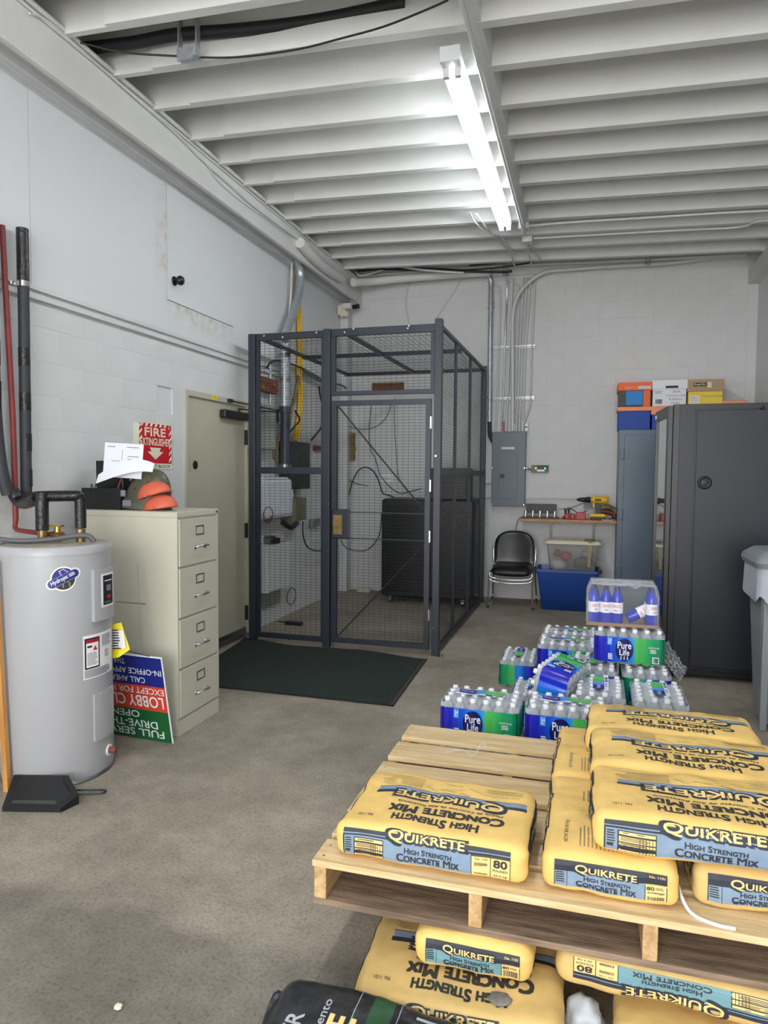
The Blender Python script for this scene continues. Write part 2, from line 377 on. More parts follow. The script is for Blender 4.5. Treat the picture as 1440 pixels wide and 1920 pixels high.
PTS = {
 'galv_pipe': [(-3.02,6.906,4.165),(-3.02,6.906,4.044),(-3.02,6.92,3.884),(-3.02,7.019,3.746),(-3.02,7.048,3.614),(-3.02,6.977,3.389),(-3.02,6.852,3.205),(-3.02,6.69,2.997),(-3.02,6.651,2.839),(-3.02,6.651,2.568),(-3.02,6.651,2.199)],
 'dark_pipe': [(-3.02,6.664,2.2),(-3.02,6.664,2.025),(-3.02,6.664,1.663)],
 'thin_conduit': [(-3.08,6.932,4.113),(-3.08,6.959,3.845),(-3.08,6.946,3.508),(-3.08,6.891,3.161),(-3.08,6.878,2.825)],
 'yellow': [(-3.0,6.986,4.151),(-3.0,7.131,4.087),(-3.0,7.221,4.019),(-3.0,7.176,3.891),(-3.0,7.059,3.773),(-3.0,6.959,3.561),(-3.0,6.959,3.339),(-3.0,6.988,3.121),(-3.0,7.018,2.845),(-3.0,6.99,2.614),(-3.0,7.019,2.391),(-3.0,6.991,2.16),(-3.0,6.906,1.894)],
 'cage_cable1': [(-3.05,6.293,2.571),(-3.05,6.413,2.652),(-3.05,6.639,2.692),(-3.05,6.865,2.699),(-3.05,7.15,2.696),(-3.05,7.538,2.674),(-3.05,7.965,2.636),(-3.05,8.438,2.668),(-3.05,8.747,2.616),(-3.05,8.9,2.541)],
 'cage_cable2': [(-3.05,7.225,2.684),(-3.05,7.538,2.643),(-3.05,7.789,2.627),(-3.05,8.149,2.581)],
 'cage_cable3': [(-3.08,7.746,2.566),(-3.08,7.798,2.447),(-3.08,7.903,2.299),(-3.08,7.835,2.103),(-3.08,7.649,1.998),(-3.08,7.518,1.929)],
 'cage_cable4': [(-3.03,7.031,2.593),(-3.03,6.932,2.382),(-3.03,6.821,2.175),(-3.03,6.766,2.032)],
 'cage_cable5': [(-3.0,6.863,2.206),(-3.0,6.991,2.12),(-3.0,6.85,2.037),(-3.0,6.686,1.944)],
 'cable_w': [(-3.0,6.963,1.902),(-3.0,6.864,1.813),(-3.0,6.699,1.763)],
 'loop1': [(-3.063,8.7,1.11),(-3.027,8.7,1.286),(-2.976,8.7,1.462),(-2.903,8.7,1.588),(-2.807,8.7,1.631),(-2.712,8.7,1.59),(-2.646,8.7,1.5),(-2.602,8.7,1.383),(-2.565,8.7,1.293),(-2.479,8.7,1.267),(-2.392,8.7,1.234)],
 'loop2': [(-3.215,8.7,1.727),(-3.14,8.7,1.566),(-3.027,8.7,1.462),(-2.901,8.7,1.407),(-2.769,8.7,1.388)],
 'loop3': [(-2.677,8.7,1.756),(-2.64,8.7,1.638),(-2.61,8.7,1.535),(-2.48,8.7,1.384),(-2.336,8.7,1.297),(-2.194,8.7,1.326),(-2.054,8.7,1.362)],
 'loop4': [(-2.418,8.7,2.527),(-2.415,8.7,2.153),(-2.374,8.7,1.605),(-2.323,8.7,1.434),(-2.23,8.7,1.319)],
 'loop5': [(-2.726,8.7,2.431),(-2.76,8.7,2.157),(-2.744,8.7,1.88),(-2.677,8.7,1.756)],
 'loop6': [(-3.078,8.5,0.689),(-2.99,8.5,0.581),(-2.808,8.5,0.553),(-2.7,8.5,0.578),(-2.594,8.5,0.685),(-2.538,8.5,0.823),(-2.519,8.5,1.062)],
 'loop7': [(-3.277,8.7,2.302),(-3.143,8.7,2.196),(-2.957,8.7,2.138),(-2.774,8.7,2.129),(-2.616,8.7,2.189),(-2.502,8.7,2.324),(-2.453,8.7,2.494)],
 'lowcab': [(-3.0,7.082,1.017),(-3.0,7.083,0.888),(-3.0,7.159,0.763),(-3.0,7.314,0.688),(-3.0,7.625,0.644),(-3.0,8.035,0.68)],
 'wires_l': [(-3.05,6.195,1.478),(-3.05,6.171,1.271),(-3.05,6.217,1.165)],
 'bigconduit': [(-0.911,8.66,2.081),(-0.923,8.66,2.778),(-0.931,8.66,3.194),(-0.934,8.66,3.418),(-0.912,8.66,3.607),(-0.839,8.66,3.761),(-0.715,8.66,3.879),(-0.555,8.66,3.961),(-0.328,8.66,4.007),(0.211,8.66,4.034),(0.844,8.66,4.021),(1.286,8.66,4.051),(1.82,8.66,4.065)],
 'rail': [(-2.971,8.6,4.267),(-1.859,8.6,4.169),(-1.01,8.6,4.097),(0.584,8.6,4.0)],
 'trunk': [(-2.86,6.66,3.872),(-2.86,6.986,3.836),(-2.86,7.375,3.817),(-2.86,7.896,3.845)],
 'trunk2': [(-3.097,8.55,4.035),(-2.917,8.55,3.969),(-2.668,8.55,3.972),(-2.252,8.55,4.015),(-1.78,8.55,4.033),(-1.161,8.55,4.0)],
 'blk1': [(-3.665,8.5,4.122),(-3.151,8.5,4.119),(-2.654,8.5,4.115),(-2.104,8.5,4.114),(-1.574,8.5,4.118),(-1.063,8.5,4.166),(-0.658,8.5,4.085),(-0.086,8.5,4.064),(0.575,8.5,4.065),(1.208,8.5,4.026),(1.785,8.5,4.058)],
 'blk2': [(-2.709,8.45,4.177),(-1.958,8.45,4.05),(-1.499,8.45,3.997),(-1.116,8.45,3.994),(-0.775,8.45,4.018),(-0.502,8.45,4.064),(0.031,8.45,4.035),(0.82,8.45,4.065),(1.775,8.45,4.027)],
 'wht1': [(-3.219,8.3,4.304),(-2.868,8.3,4.211),(-2.456,8.3,4.096),(-1.989,8.3,3.992),(-1.472,8.3,3.917)],
 'wht2': [(-2.93,8.4,4.049),(-2.761,8.4,4.004),(-2.485,8.4,4.062),(-2.383,8.4,4.087)],
 'wht3': [(-2.084,8.7,4.096),(-2.236,8.7,4.028),(-2.29,8.7,3.865),(-2.302,8.7,3.7),(-2.258,8.7,3.477)],
 'wht4': [(-1.556,8.7,4.019),(-1.706,8.7,3.795),(-1.926,8.7,3.473)],
 'wht5': [(1.06,8.6,4.004),(1.333,8.6,3.965),(1.547,8.6,3.989),(1.809,8.6,4.013)],
 'blk3': [(-3.043,8.4,4.116),(-2.349,8.4,4.052),(-1.109,8.4,3.93),(-0.923,8.4,3.935)],
 'blk4': [(-1.461,8.6,4.094),(-1.011,8.6,4.179),(-0.79,8.6,4.112),(-0.511,8.6,4.09)],
 'cc1': [(-0.637,6.87,3.905),(-0.22,6.84,3.892),(0.387,6.834,3.872),(1.007,6.822,3.851),(1.426,6.832,3.837)],
 'cc2': [(-0.59,7.237,3.904),(-0.229,7.232,3.892),(0.744,7.224,3.86),(1.269,7.225,3.842),(1.377,7.102,3.839),(1.48,7.078,3.835)],
 'cc3': [(-1.093,6.424,3.92),(-1.087,6.662,3.92),(-1.031,6.971,3.918),(-0.915,7.086,3.914),(-0.865,7.343,3.913),(-0.829,7.784,3.912)],
 'cc4': [(-1.04,6.461,3.919),(-0.995,6.9,3.917),(-0.917,7.317,3.915),(-0.864,7.684,3.913),(-0.869,8.182,3.913)],
 'cc5': [(-0.663,7.359,3.906),(-0.675,7.77,3.907),(-0.675,8.211,3.907)],
 'cc6': [(-0.631,7.364,3.905),(-0.606,7.669,3.904),(-0.559,7.982,3.903)],
 'sag': [(-2.829,3.448,3.978),(-2.646,3.582,3.972),(-2.418,3.664,3.964),(-2.151,3.744,3.955),(-1.929,3.777,3.948),(-1.629,3.775,3.938),(-1.359,3.734,3.929),(-1.101,3.687,3.921),(-0.849,3.602,3.912),(-0.73,3.555,3.908)],
 'thick': [(-3.015,3.674,4.1),(-2.664,3.707,4.1),(-2.375,3.709,4.1),(-2.057,3.762,4.1),(-1.675,3.805,4.1),(-1.356,3.812,4.1),(-1.014,3.798,4.1)],
 'shelf_cord': [(-1.12,8.62,0.89),(-1.055,8.62,0.945),(-0.928,8.62,1.059),(-0.8,8.62,1.147)],
 'cord2': [(-0.393,8.7,1.113),(-0.237,8.7,1.155),(-0.114,8.7,1.203)],
 'redcord': [(-0.223,8.5,1.051),(-0.249,8.5,1.114),(-0.226,8.5,1.158),(-0.152,8.5,1.128),(-0.103,8.5,1.067)],
 'redcord2': [(-0.103,8.5,1.067),(-0.067,8.5,1.105),(-0.02,8.5,1.138)],
 'floor_arc': [(-0.323,6.2,0.253),(-0.373,6.2,0.236),(-0.423,6.2,0.194),(-0.435,6.2,0.123)],
 'cage_floor_cord': [(-3.067,6.504,0.02),(-3.055,6.674,0.02),(-2.911,6.555,0.02)],
 'left_beam_wire': [(-2.88,3.127,3.951),(-2.88,3.26,3.991),(-2.88,3.554,3.987),(-2.88,4.002,3.971),(-2.88,4.487,3.958),(-2.88,4.923,3.916),(-2.88,5.256,3.905),(-2.88,5.734,3.884),(-2.88,6.679,3.906)],
 'wall_wire': [(-2.89,4.901,3.928),(-2.89,5.102,3.867),(-2.89,5.457,3.852),(-2.89,5.912,3.864),(-2.89,6.504,3.877)],
 'cam_wire': [(-3.0,6.958,3.728),(-3.0,6.987,3.669),(-3.0,7.569,3.828)],
}

# ================= ROOM =================
LX, RX, BY, FY = -3.13, 1.77, 8.80, -4.0
zs = lambda x: 4.0-.033*(x+2.9)                         # joist undersides fall gently to the right
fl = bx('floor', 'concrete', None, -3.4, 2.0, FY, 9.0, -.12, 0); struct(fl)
wl = bx('wall_left', 'panel_white', None, LX-.15, LX-.012, FY, 9.0, -.1, 4.6); struct(wl)
bx('upper_panel', 'panel_white', wl, LX-.012, LX, FY, 3.372, 2.60, 4.3)
bx('upper_panel', 'panel_stained', wl, LX-.012, LX, 3.376, 4.735, 2.60, 4.3)
bx('upper_panel', 'panel_stained', wl, LX-.012, LX, 4.735, 5.78, 2.60, 2.862)
bx('upper_panel', 'panel_white', wl, LX-.012, LX, 4.735, 5.78, 3.760, 4.3)
bx('upper_panel', 'panel_white', wl, LX-.012, LX, 5.78, BY, 2.60, 4.3)
hp = bx('hatch_panel', 'panel_white', wl, LX-.012, LX+.004, 4.745, 5.772, 2.870, 3.752)
k = MB().lathe([(.014, 0), (.012, .02), (.034, .04), (.038, .058), (.028, .075), (0, .08)], 16, axis='x').lathe([(.036, 0), (.034, .008), (.0, .01)], 16, axis='x').obj('knob', 'black_gloss', hp); k.location = (LX+.004, 4.83, 3.03)
wb = bx('wall_back', 'white_wall', None, LX-.15, RX+.15, BY+.012, BY+.15, -.1, 4.6); struct(wb)
wr = bx('wall_right', 'panel_white', None, RX, RX+.15, FY, 9.0, -.1, 4.6); struct(wr)
# painted block work: courses of slightly proud blocks
def block_mesh(w, h, ax):
    m = MB(); g = .0003
    if ax == 'x': m.box(-.02, .0, g, w-g, g, h-g, bev=.0008)
    else: m.box(g, w-g, .0, .02, g, h-g, bev=.0008)
    return m.mesh('block', 'white_wall')
bl = {('x', w): block_mesh(w, .2, 'x') for w in (.4, .2)}; bl.update({('y', w): block_mesh(w, .2, 'y') for w in (.4, .2)})
def blocks(parent, ax, a0, a1, z1, skip=None):
    z = 0; row = 0
    while z+.2 <= z1+.01:
        a = a0; first = True
        while a < a1-.01:
            w = .2 if (first and row % 2) or a+.4 > a1+.01 else .4
            if not (skip and skip(a, a+w, z)):
                o = link('block', bl[(ax, w)], parent); j = random.uniform(-.0005, .0005)
                o.location = (LX+j, a, z) if ax == 'x' else (a, BY+j, z)
            a += w; first = False
        z += .2; row += 1
def skipdoor(a, b, z): return b > 4.97 and a < 6.06 and z < 2.19
blocks(wl, 'x', 2.2, 8.8, 2.6, skipdoor)
blocks(wb, 'y', LX, RX, 4.0)
for (y0, y1, z0, z1) in ((4.8, 4.962, 0, 2.4), (6.058, 6.2, 0, 2.4)): bx('wall_edge', 'white_wall', wl, LX-.02, LX-.001, y0, y1, z0, z1)
bx('wall_edge', 'white_wall', wl, LX-.02, LX-.001, 4.96, 6.06, 2.215, 2.4)
# horizontal trim rail with conduit along left wall
t1 = MB().box(LX-.002, LX+.03, FY, 6.9, 2.545, 2.575).box(LX, LX+.022, FY, 6.9, 2.60, 2.625).obj('trim_1', 'steel_white'); struct(t1)
t2 = MB().box(LX-.002, LX+.07, FY, BY, 3.768, 3.812).box(LX-.002, LX+.03, FY, BY, 3.755, 3.768).obj('trim_2', 'panel_white'); struct(t2)
# left edge beam and right edge beam
bm_ = MB().box(-2.94, -2.90, FY, BY, 3.74, 4.02, bev=.006).box(LX-.01, -2.93, FY, BY, 3.813, 4.018).obj('wall_beam', 'ceiling_white'); struct(bm_)
tag(MB().cyl((-2.885, FY, 4.02), (-2.885, BY-.3, 4.02), .016, 8).cyl((-2.888, 2.9, 3.985), (-2.888, 7.0, 3.985), .008, 6).obj('conduit', 'ceiling_white'), 'thin white conduit running along the top edge of the left beam', 'conduit')
b2 = bx('wall_beam', 'ceiling_white', None, 1.66, RX+.01, FY, BY, 3.70, 3.86, bev=.006); struct(b2)
pl = bx('wall_pilaster', 'white_wall', None, LX-.01, -3.03, 8.62, 8.81, 0, 3.74); struct(pl)
# ceiling: sloping plank deck on joists
ce = MB().box(LX-.15, RX+.15, FY, 9.0, .33, .40, fn=lambda x, y, z: (x, y, z+zs(x))).obj('ceiling', 'ceiling_white'); struct(ce)
x = LX; i = 0
while x < RX:
    bx('plank', 'ceiling_white', ce, x+.0025, min(x+.285, RX)-.0025, FY, BY+.05, .285+random.uniform(-.002, .002), .33, fn=lambda a, b, c: (a, b, c+zs(a))); x += .285
jm = MB().box(LX, RX, -.038, 0, 0, .285, fn=lambda a, b, c: (a, b, c+zs(a))).mesh('joist', 'ceiling_white')
sm = MB().box(-2.6, 1.62, -.062, -.0382, -.0, .278, fn=lambda a, b, c: (a, b, c+zs(a))).mesh('joist_facing', 'ceiling_white')
jy = [3.426, 3.854, 4.269, 4.72, 5.135, 5.554, 5.98, 6.386, 6.81, 7.235, 7.66, 8.085]
jy = [3.0-.425*k for k in range(16, -1, -1)]+jy
for y in jy:
    o = link('joist', jm, ce); o.location = (0, y, 0)
    s_ = link('joist_facing', sm, o)
# centre nailer strip with blocking
ns = MB().box(-.655, -.63, 2.0, 6.86, -.10, 0, fn=lambda a, b, c: (a, b, c+zs(a)+.002)).obj('nailer_strip', 'ceiling_white', ce)
for y, y_ in zip(jy[17:25], jy[18:26]): bx('blocking', 'ceiling_white', ce, -.64, -.60, y+.003, y_-.065, 0.002, .27, fn=lambda a, b, c: (a, b, c+zs(a)))
bx('wall_header', 'ceiling_white', wb, LX, RX, BY-.03, BY+.02, 3.98, 4.3)

# ================= DOOR =================
dr = bx('door_1', 'door_tan', None, LX-.06, LX-.008, 5.01, 6.0, .02, 2.165, bev=.003); struct(dr)
MB().box(LX-.06, LX+.015, 4.962, 5.008, 0, 2.213).box(LX-.06, LX+.015, 6.004, 6.056, 0, 2.213).box(LX-.06, LX+.0149, 5.008, 6.004, 2.168, 2.213).obj('door_frame', 'door_tan', dr)
MB().cyl((LX-.01, 5.13, 1.608), (LX-.004, 5.13, 1.608), .036, 20).obj('lock_opening', 'black', dr)
bx('edge_plate', 'black', dr, LX-.012, LX-.004, 5.03, 5.042, 1.55, 1.69)
for z in (1.88, 1.0, .21): MB().box(LX-.012, LX+.02, 5.992, 6.012, z-.07, z+.07).obj('hinge', 'black', dr)
MB().box(LX-.008, LX+.004, 5.01, 6.0, .03, .075).box(LX-.03, LX+.05, 4.96, 6.05, .0, .018).obj('threshold', 'steel', dr)
clo = MB().box(LX-.008, LX+.055, 5.53, 5.98, 2.03, 2.105, bev=.012).obj('door_closer', 'black', dr)
MB().tube([(LX+.03, 5.82, 2.13), (LX+.22, 6.25, 2.135)], .006, sub=1).tube([(LX+.22, 6.25, 2.15), (LX+.03, 5.66, 2.19)], .006, sub=1).cyl((LX+.03, 5.82, 2.1), (LX+.03, 5.82, 2.14), .012).box(LX, LX+.045, 5.63, 5.69, 2.175, 2.205).obj('closer_arm', 'black', clo)
wfn = lambda d: (lambda u, v, o: (LX+d+o, u, v))     # print surface on the left wall: u runs to the back, v up
sk = MB(); put_rect(sk, wfn(.0155), 5.37, 5.46, 2.175, 2.208, 0, 9); sk.m(1); put_text(sk, wfn(.0160), '1891', 5.385, 5.44, 2.182, 2.202); sk.obj('number_sticker', ['yellow_tag', 'ink_black'], dr)
# fire extinguisher sign
fs = MB().box(LX+.001, LX+.004, 4.305, 4.36, 1.60, 1.905).box(LX+.001, LX+.005, 4.36, 4.77, 1.57, 1.91)
fs.m(1); f = wfn(.0052); put_rect(fs, f, 4.363, 4.767, 1.612, 1.907, 0, 9)
fs.m(2); f = wfn(.0058)
for i in range(7): u = 4.375+i*.058; put_poly(fs, f, [(u, 1.885), (u+.026, 1.885), (u+.04, 1.907), (u+.014, 1.907)])
for i in range(6):
    v = 1.62+i*.05
    for u in (4.363, 4.735): put_poly(fs, f, [(u, v), (u+.032, v+.03), (u+.032, v+.052), (u, v+.022)])
put_text(fs, f, 'FIRE', 4.43, 4.69, 1.815, 1.875, bold=.05); put_text(fs, f, 'EXTINGUISHER', 4.375, 4.757, 1.745, 1.80, bold=.03)
put_poly(fs, f, [(4.49, 1.73), (4.63, 1.73), (4.61, 1.70), (4.66, 1.70), (4.56, 1.64), (4.46, 1.70), (4.51, 1.70)])
fs.m(3); put_text(fs, wfn(.0055), 'DO NOT BLOCK', 4.38, 4.755, 1.581, 1.603, bold=.03)
tag(fs.obj('fire_sign', ['sign_glow', 'sign_red', 'sign_glow', 'ink_black']), 'red and cream striped FIRE EXTINGUISHER sign with down arrow on left wall', 'sign')

# ================= FLUORESCENT FIXTURES =================
def fixture(loc, label, L=2.72):
    t = thing('light_fixture', label, 'light', loc)
    MB().box(-.052, .052, 0, L, 0, .075, bev=.004).obj('housing', 'steel_white', t)
    for x in (-.033, .033):
        MB().cyl((x, .09, -.024), (x, L-.05, -.024), .019, 12).obj('tube', 'tube_light', t)
        [bx('lamp_holder', 'steel_white', t, x-.017, x+.017, y, y+.03, -.05, 0) for y in (.06, L-.055)]
    bx('end_cap', 'panel_white', t, -.056, .056, -.012, .012, -.004, .079)
    return t
fixture((-.80, 3.97, 3.852), 'long twin-tube fluorescent fixture glowing under the white joists')
for lo, l_ in (((-.80, -.3, 3.85), 'added unseen fluorescent fixture just behind the viewpoint over the pallet'), ((-.80, -3.6, 3.85), 'added unseen fluorescent fixture farthest from the cage behind the viewpoint')): fixture(lo, l_)  # both are unseen extras, added to light the front of the room

# ================= CEILING CABLES / PIPES =================
def cable(name, path, r, m, label, cat='cable', group=None, n=6):
    return tag(MB().tube(PTS[path] if isinstance(path, str) else path, r, n).obj(name, m), label, cat, group)
cable('conduit', 'cc1', .012, 'steel_white', 'upper thin white conduit crossing under the joists to the right', 'conduit')
cable('conduit', 'cc2', .012, 'steel_white', 'lower thin white conduit crossing the joists with a kink at right', 'conduit')
cable('conduit', [(-.642, 1.0, zs(-.64)-.112), (-.642, 3.5, zs(-.64)-.112), (-.645, 6.8, zs(-.64)-.112)], .011, 'steel_white', 'white conduit fixed along the nailer strip beside the lamp', 'conduit')
for p, l in (('cc3', 'white cable curving down from the joists left of the junction boxes'), ('cc4', 'second white cable drooping beside the curved one at the joists'), ('cc5', 'short white cable falling from the lower junction box'), ('cc6', 'short white cable slanting right from the lower junction box')): cable('cable', p, .009, 'steel_white', l)
for i, (y, l) in enumerate(((6.87, 'white junction box at the end of the lamp conduit'), (7.26, 'white junction box just behind the first one on the joists'))):
    tag(bx('junction_box', 'steel_white', None, -.70, -.60, y-.05, y+.05, zs(-.65)-.055, zs(-.65)+.0, bev=.006), l, 'junction box')
cable('duct_pipe', 'thick', .035, 'black_rubber', 'thick black insulated pipe running between the nearest joists', 'pipe', n=10)
cable('copper_pipe', [(-1.9, 3.28, 4.2), (-1.2, 3.32, 4.19), (-.4, 3.3, 4.18)], .01, 'pipe_red', 'thin copper pipe above the black pipe in the joists', 'pipe')
cable('cable', 'sag', .006, 'black', 'thin black cable sagging below the nearest joists')
hb = MB(); hb.box(-2.335, -2.325, 3.66, 3.70, 3.93, 4.18).box(-2.22, -2.21, 3.66, 3.70, 3.93, 4.18).box(-2.335, -2.21, 3.655, 3.705, 3.925, 3.935).box(-2.32, -2.22, 3.63, 3.64, 3.9, 3.97)
tag(hb.obj('pipe_hanger', 'galvanised'), 'small metal hanger bracket holding the thick black pipe', 'bracket')
cable('conduit', 'left_beam_wire', .006, 'ceiling_white', 'white wire wandering down the face of the left beam')
cable('cable', 'wall_wire', .005, 'ceiling_white', 'thin painted wire crossing the left beam near the corner')
# back wall run
cable('conduit', [(-3.1, 8.6, 4.06), (-1.86, 8.6, 4.06), (-1.0, 8.6, 4.05), (.58, 8.6, 4.0), (1.6, 8.6, 3.98)], .018, 'steel_white', 'straight white conduit along the top of the back wall', 'conduit')
cable('conduit', [(p[0], p[1], min(p[2], 3.97) if p[0] < .3 else p[2]-.06) for p in PTS['bigconduit'][:-1]]+[(1.6, 8.66, 3.99)], .022, 'steel_white', 'thick white conduit sweeping from the breaker panel up to the right', 'conduit', n=10)
cable('duct_pipe', 'trunk', .055, 'ceiling_white', 'fat white painted pipe along the left beam', 'pipe', n=12)
cable('duct_pipe', [(-2.80, 8.15, 3.86), (-2.66, 8.42, 3.93), (-2.4, 8.53, 3.97), (-1.9, 8.55, 3.98), (-1.2, 8.55, 3.98)], .05, 'ceiling_white', 'fat white painted pipe bending along the back wall top', 'pipe', n=12)
for p, m, r, l in (('blk1', 'black', .008, 'upper black cable bundle strung along the back wall top'), ('blk2', 'black', .008, 'lower black cable waving along the back wall top'), ('blk3', 'black', .014, 'thick black cable bundle behind the white pipe at back left'), ('blk4', 'black', .008, 'short black cable looping to the strut hanger'), ('wht1', 'steel_white', .014, 'white cable crossing from left beam to the back wall'), ('wht2', 'steel_white', .01, 'short white cable curl in the back left corner'), ('wht3', 'steel_white', .007, 'thin white cable hooking down behind the cage'), ('wht4', 'steel_white', .008, 'white cable slanting down toward the cage roof'), ('wht5', 'steel_white', .012, 'white cable sagging at the top right corner')):
    pts = [(max(p_[0], -2.85) if p_[1] > 8.2 else p_[0], 8.785 if p in ('wht3', 'wht4') else p_[1], min(p_[2], 4.09)) for p_ in PTS[p]]
    pts = [q for q in pts if q[0] < 1.6]
    cable('cable', pts, r, m, l)
for x in (-1.02, .585):
    tag(MB().box(x-.03, x-.015, 8.56, 8.58, 3.95, 4.28).box(x+.015, x+.03, 8.56, 8.58, 3.95, 4.28).box(x-.03, x+.03, 8.56, 8.62, 3.94, 3.96).obj('strut_hanger', 'galvanised'), 'slotted strut hanger above the breaker panel' if x < 0 else 'slotted strut hanger above the storage boxes', 'bracket')
# small security camera in the corner
sc = thing('security_camera', 'small white and black security camera in the back left corner', 'camera', (-2.98, 8.5, 3.62))
MB().box(-.06, .06, -.08, .1, 0, .07, bev=.01).obj('housing', 'steel_white', sc)
MB().cyl((.06, 0, .03), (.14, -.03, .03), .03, 14).obj('lens_barrel', 'black_gloss', sc)
MB().cyl((-.1, 0, -.05), (.0, 0, -.05), .035, 14).box(-.14, -.03, -.02, .02, -.06, .06).obj('mount', 'lid_cream', sc)

# ================= BREAKER PANEL AND CONDUITS =================
bp = thing('breaker_box', 'grey breaker panel cabinet below the rising conduits on back wall', 'electrical panel', (-.957, 8.797, 1.16))
bx('body', 'panel_grey', bp, -.205, .205, -.11, 0, 0, .912, bev=.004)
pd = bx('panel_door', 'panel_grey', bp, -.11, .11, -.118, -.11, .09, .65, bev=.002)
bx('latch', 'black', pd, -.10, -.045, -.124, -.118, .345, .395)
pf = lambda u, v, o: (u, -.1105-o, v)
lb = MB(); put_rect(lb, pf, -.09, .07, .70, .725, .0005, 9); lb.m(1); put_text(lb, pf, 'ELEC. ROOM  A', -.082, .062, .705, .719, .001); lb.obj('label_strip', ['white', 'ink_grey'], bp)
for x, z in ((-.195, .46), (.195, .46), (-.195, .01), (.195, .01)): MB().cyl((x, -.116, z+.01), (x, -.11, z+.01), .006, 8).obj('screw', 'chrome', bp)
xs = [-1.122, -1.053, -.998, -.903, -.872, -.838, -.80, -.762]
for i, x in enumerate(xs):
    m = 'chrome' if i == 1 else 'steel_white'; r = .011 if i != 2 else .015
    top = x+.03*(i/8)
    pts = [(x, 8.72, 2.075), (x, 8.74, 2.2), (x+.01, 8.76, 2.5), (x+.02, 8.76, 3.1), (top+.03, 8.76, 3.7), (top+.035, 8.7, 3.93)]
    if i == 7: pts = [(x-.03, 8.72, 2.075), (x-.02, 8.74, 2.2), (x+.045, 8.76, 2.38), (x+.05, 8.76, 2.6), (x+.055, 8.76, 3.1), (x+.08, 8.76, 3.93)]
    if i in (0, 3): pts = pts[:-2]+[(top+.02, 8.76, 3.75), (top-.03, 8.74, 3.88), (top-.15, 8.72, 3.93)]
    cable('conduit', pts, r, m, ['leftmost thin white conduit rising from the breaker panel', 'shiny bare metal conduit rising from the breaker panel', 'third conduit from the left above the breaker panel, slightly thicker', 'thin conduit right of the thick curving one above the panel', 'fifth thin conduit of the row above the breaker panel', 'sixth thin conduit of the row above the breaker panel', 'seventh thin conduit of the row above the breaker panel', 'rightmost conduit above the panel, kinked near its foot'][i], 'conduit', 'conduits above the breaker panel', 8)
for z, l in ((3.115, 'upper steel strut rail clamping the conduits to back wall'), (2.49, 'lower steel strut rail clamping the conduits to back wall')):
    tag(MB().box(-1.24, -.665, 8.775, 8.80, z-.02, z+.02).box(-1.24, -.665, 8.74, 8.777, z-.004, z+.004).obj('strut_rail', 'galvanised'), l, 'bracket')
gp = thing('galvanised_pipe', 'thick galvanised pipe rising beside the mesh cage to the ceiling', 'pipe', (0, 0, 0))
MB().tube([(-1.26, 8.70, 4.0), (-1.215, 8.71, 3.93), (-1.21, 8.72, 3.8), (-1.208, 8.72, 3.1), (-1.2, 8.72, 2.2)], .03, 12).obj('pipe', 'galvanised', gp)
for z in (3.66, 3.6, 2.5, 2.3): MB().cyl((-1.206, 8.72, z-.015), (-1.206, 8.72, z+.015), .037, 12).obj('coupling', 'galvanised', gp)
MB().tube([(-1.2, 8.72, 2.3), (-1.2, 8.72, 2.15), (-1.19, 8.72, 2.03), (-1.15, 8.74, 1.95)], .026, 10).obj('lower_sleeve', 'foam_grey', gp)
tag(bx('conduit_label', 'sign_red', None, -1.035, -1.015, 8.70, 8.703, 2.09, 2.2), 'small red tag stuck between the conduits over the panel', 'label')
for x, l in ((-.905, 'small white tag with black bar left of the conduit feet'), (-.75, 'small white tag at the kinked conduit foot')):
    tag(MB().box(x-.015, x+.02, 8.69, 8.695, 2.08, 2.17).m(1).box(x-.012, x+.012, 8.688, 8.69, 2.12, 2.135).obj('conduit_label', ['white', 'ink_black']), l, 'label')
cable('conduit', [(-.75, 8.76, 1.252), (-.5, 8.76, 1.262), (-.1, 8.77, 1.26), (-.02, 8.77, 1.25)], .009, 'steel_white', 'low thin conduit running right from the breaker panel', 'conduit')
cable('conduit', [(-1.25, 8.77, 1.26), (-1.16, 8.77, 1.26)], .009, 'steel_white', 'low stub conduit left of the breaker panel', 'conduit')
cable('conduit', [(-1.25, 8.77, 1.44), (-1.16, 8.77, 1.44)], .011, 'steel_white', 'middle stub conduit left of the breaker panel', 'conduit')
ob = thing('surge_protector', 'small grey surge protector box with green lights beside breaker panel', 'electrical box', (-.585, 8.8, 1.578))
bx('body', 'olive_box', ob, -.10, .105, -.05, 0, 0, .09, bev=.004); bx('face_label', 'lbl_white', ob, -.03, .06, -.052, -.05, .012, .035)
for x in (-.045, .065): MB().cyl((x, -.054, .05), (x, -.05, .05), .008, 10).obj('indicator_light', 'green_led', ob)
bx('front_plate', 'black', ob, -.03, .10, -.0515, -.05, .036, .085)
MB().tube([(-.17, -.05, .055), (-.15, -.05, .05), (-.12, -.04, .035), (-.1, -.03, .035)], .012, 8).obj('conduit_stub', 'chrome', ob)

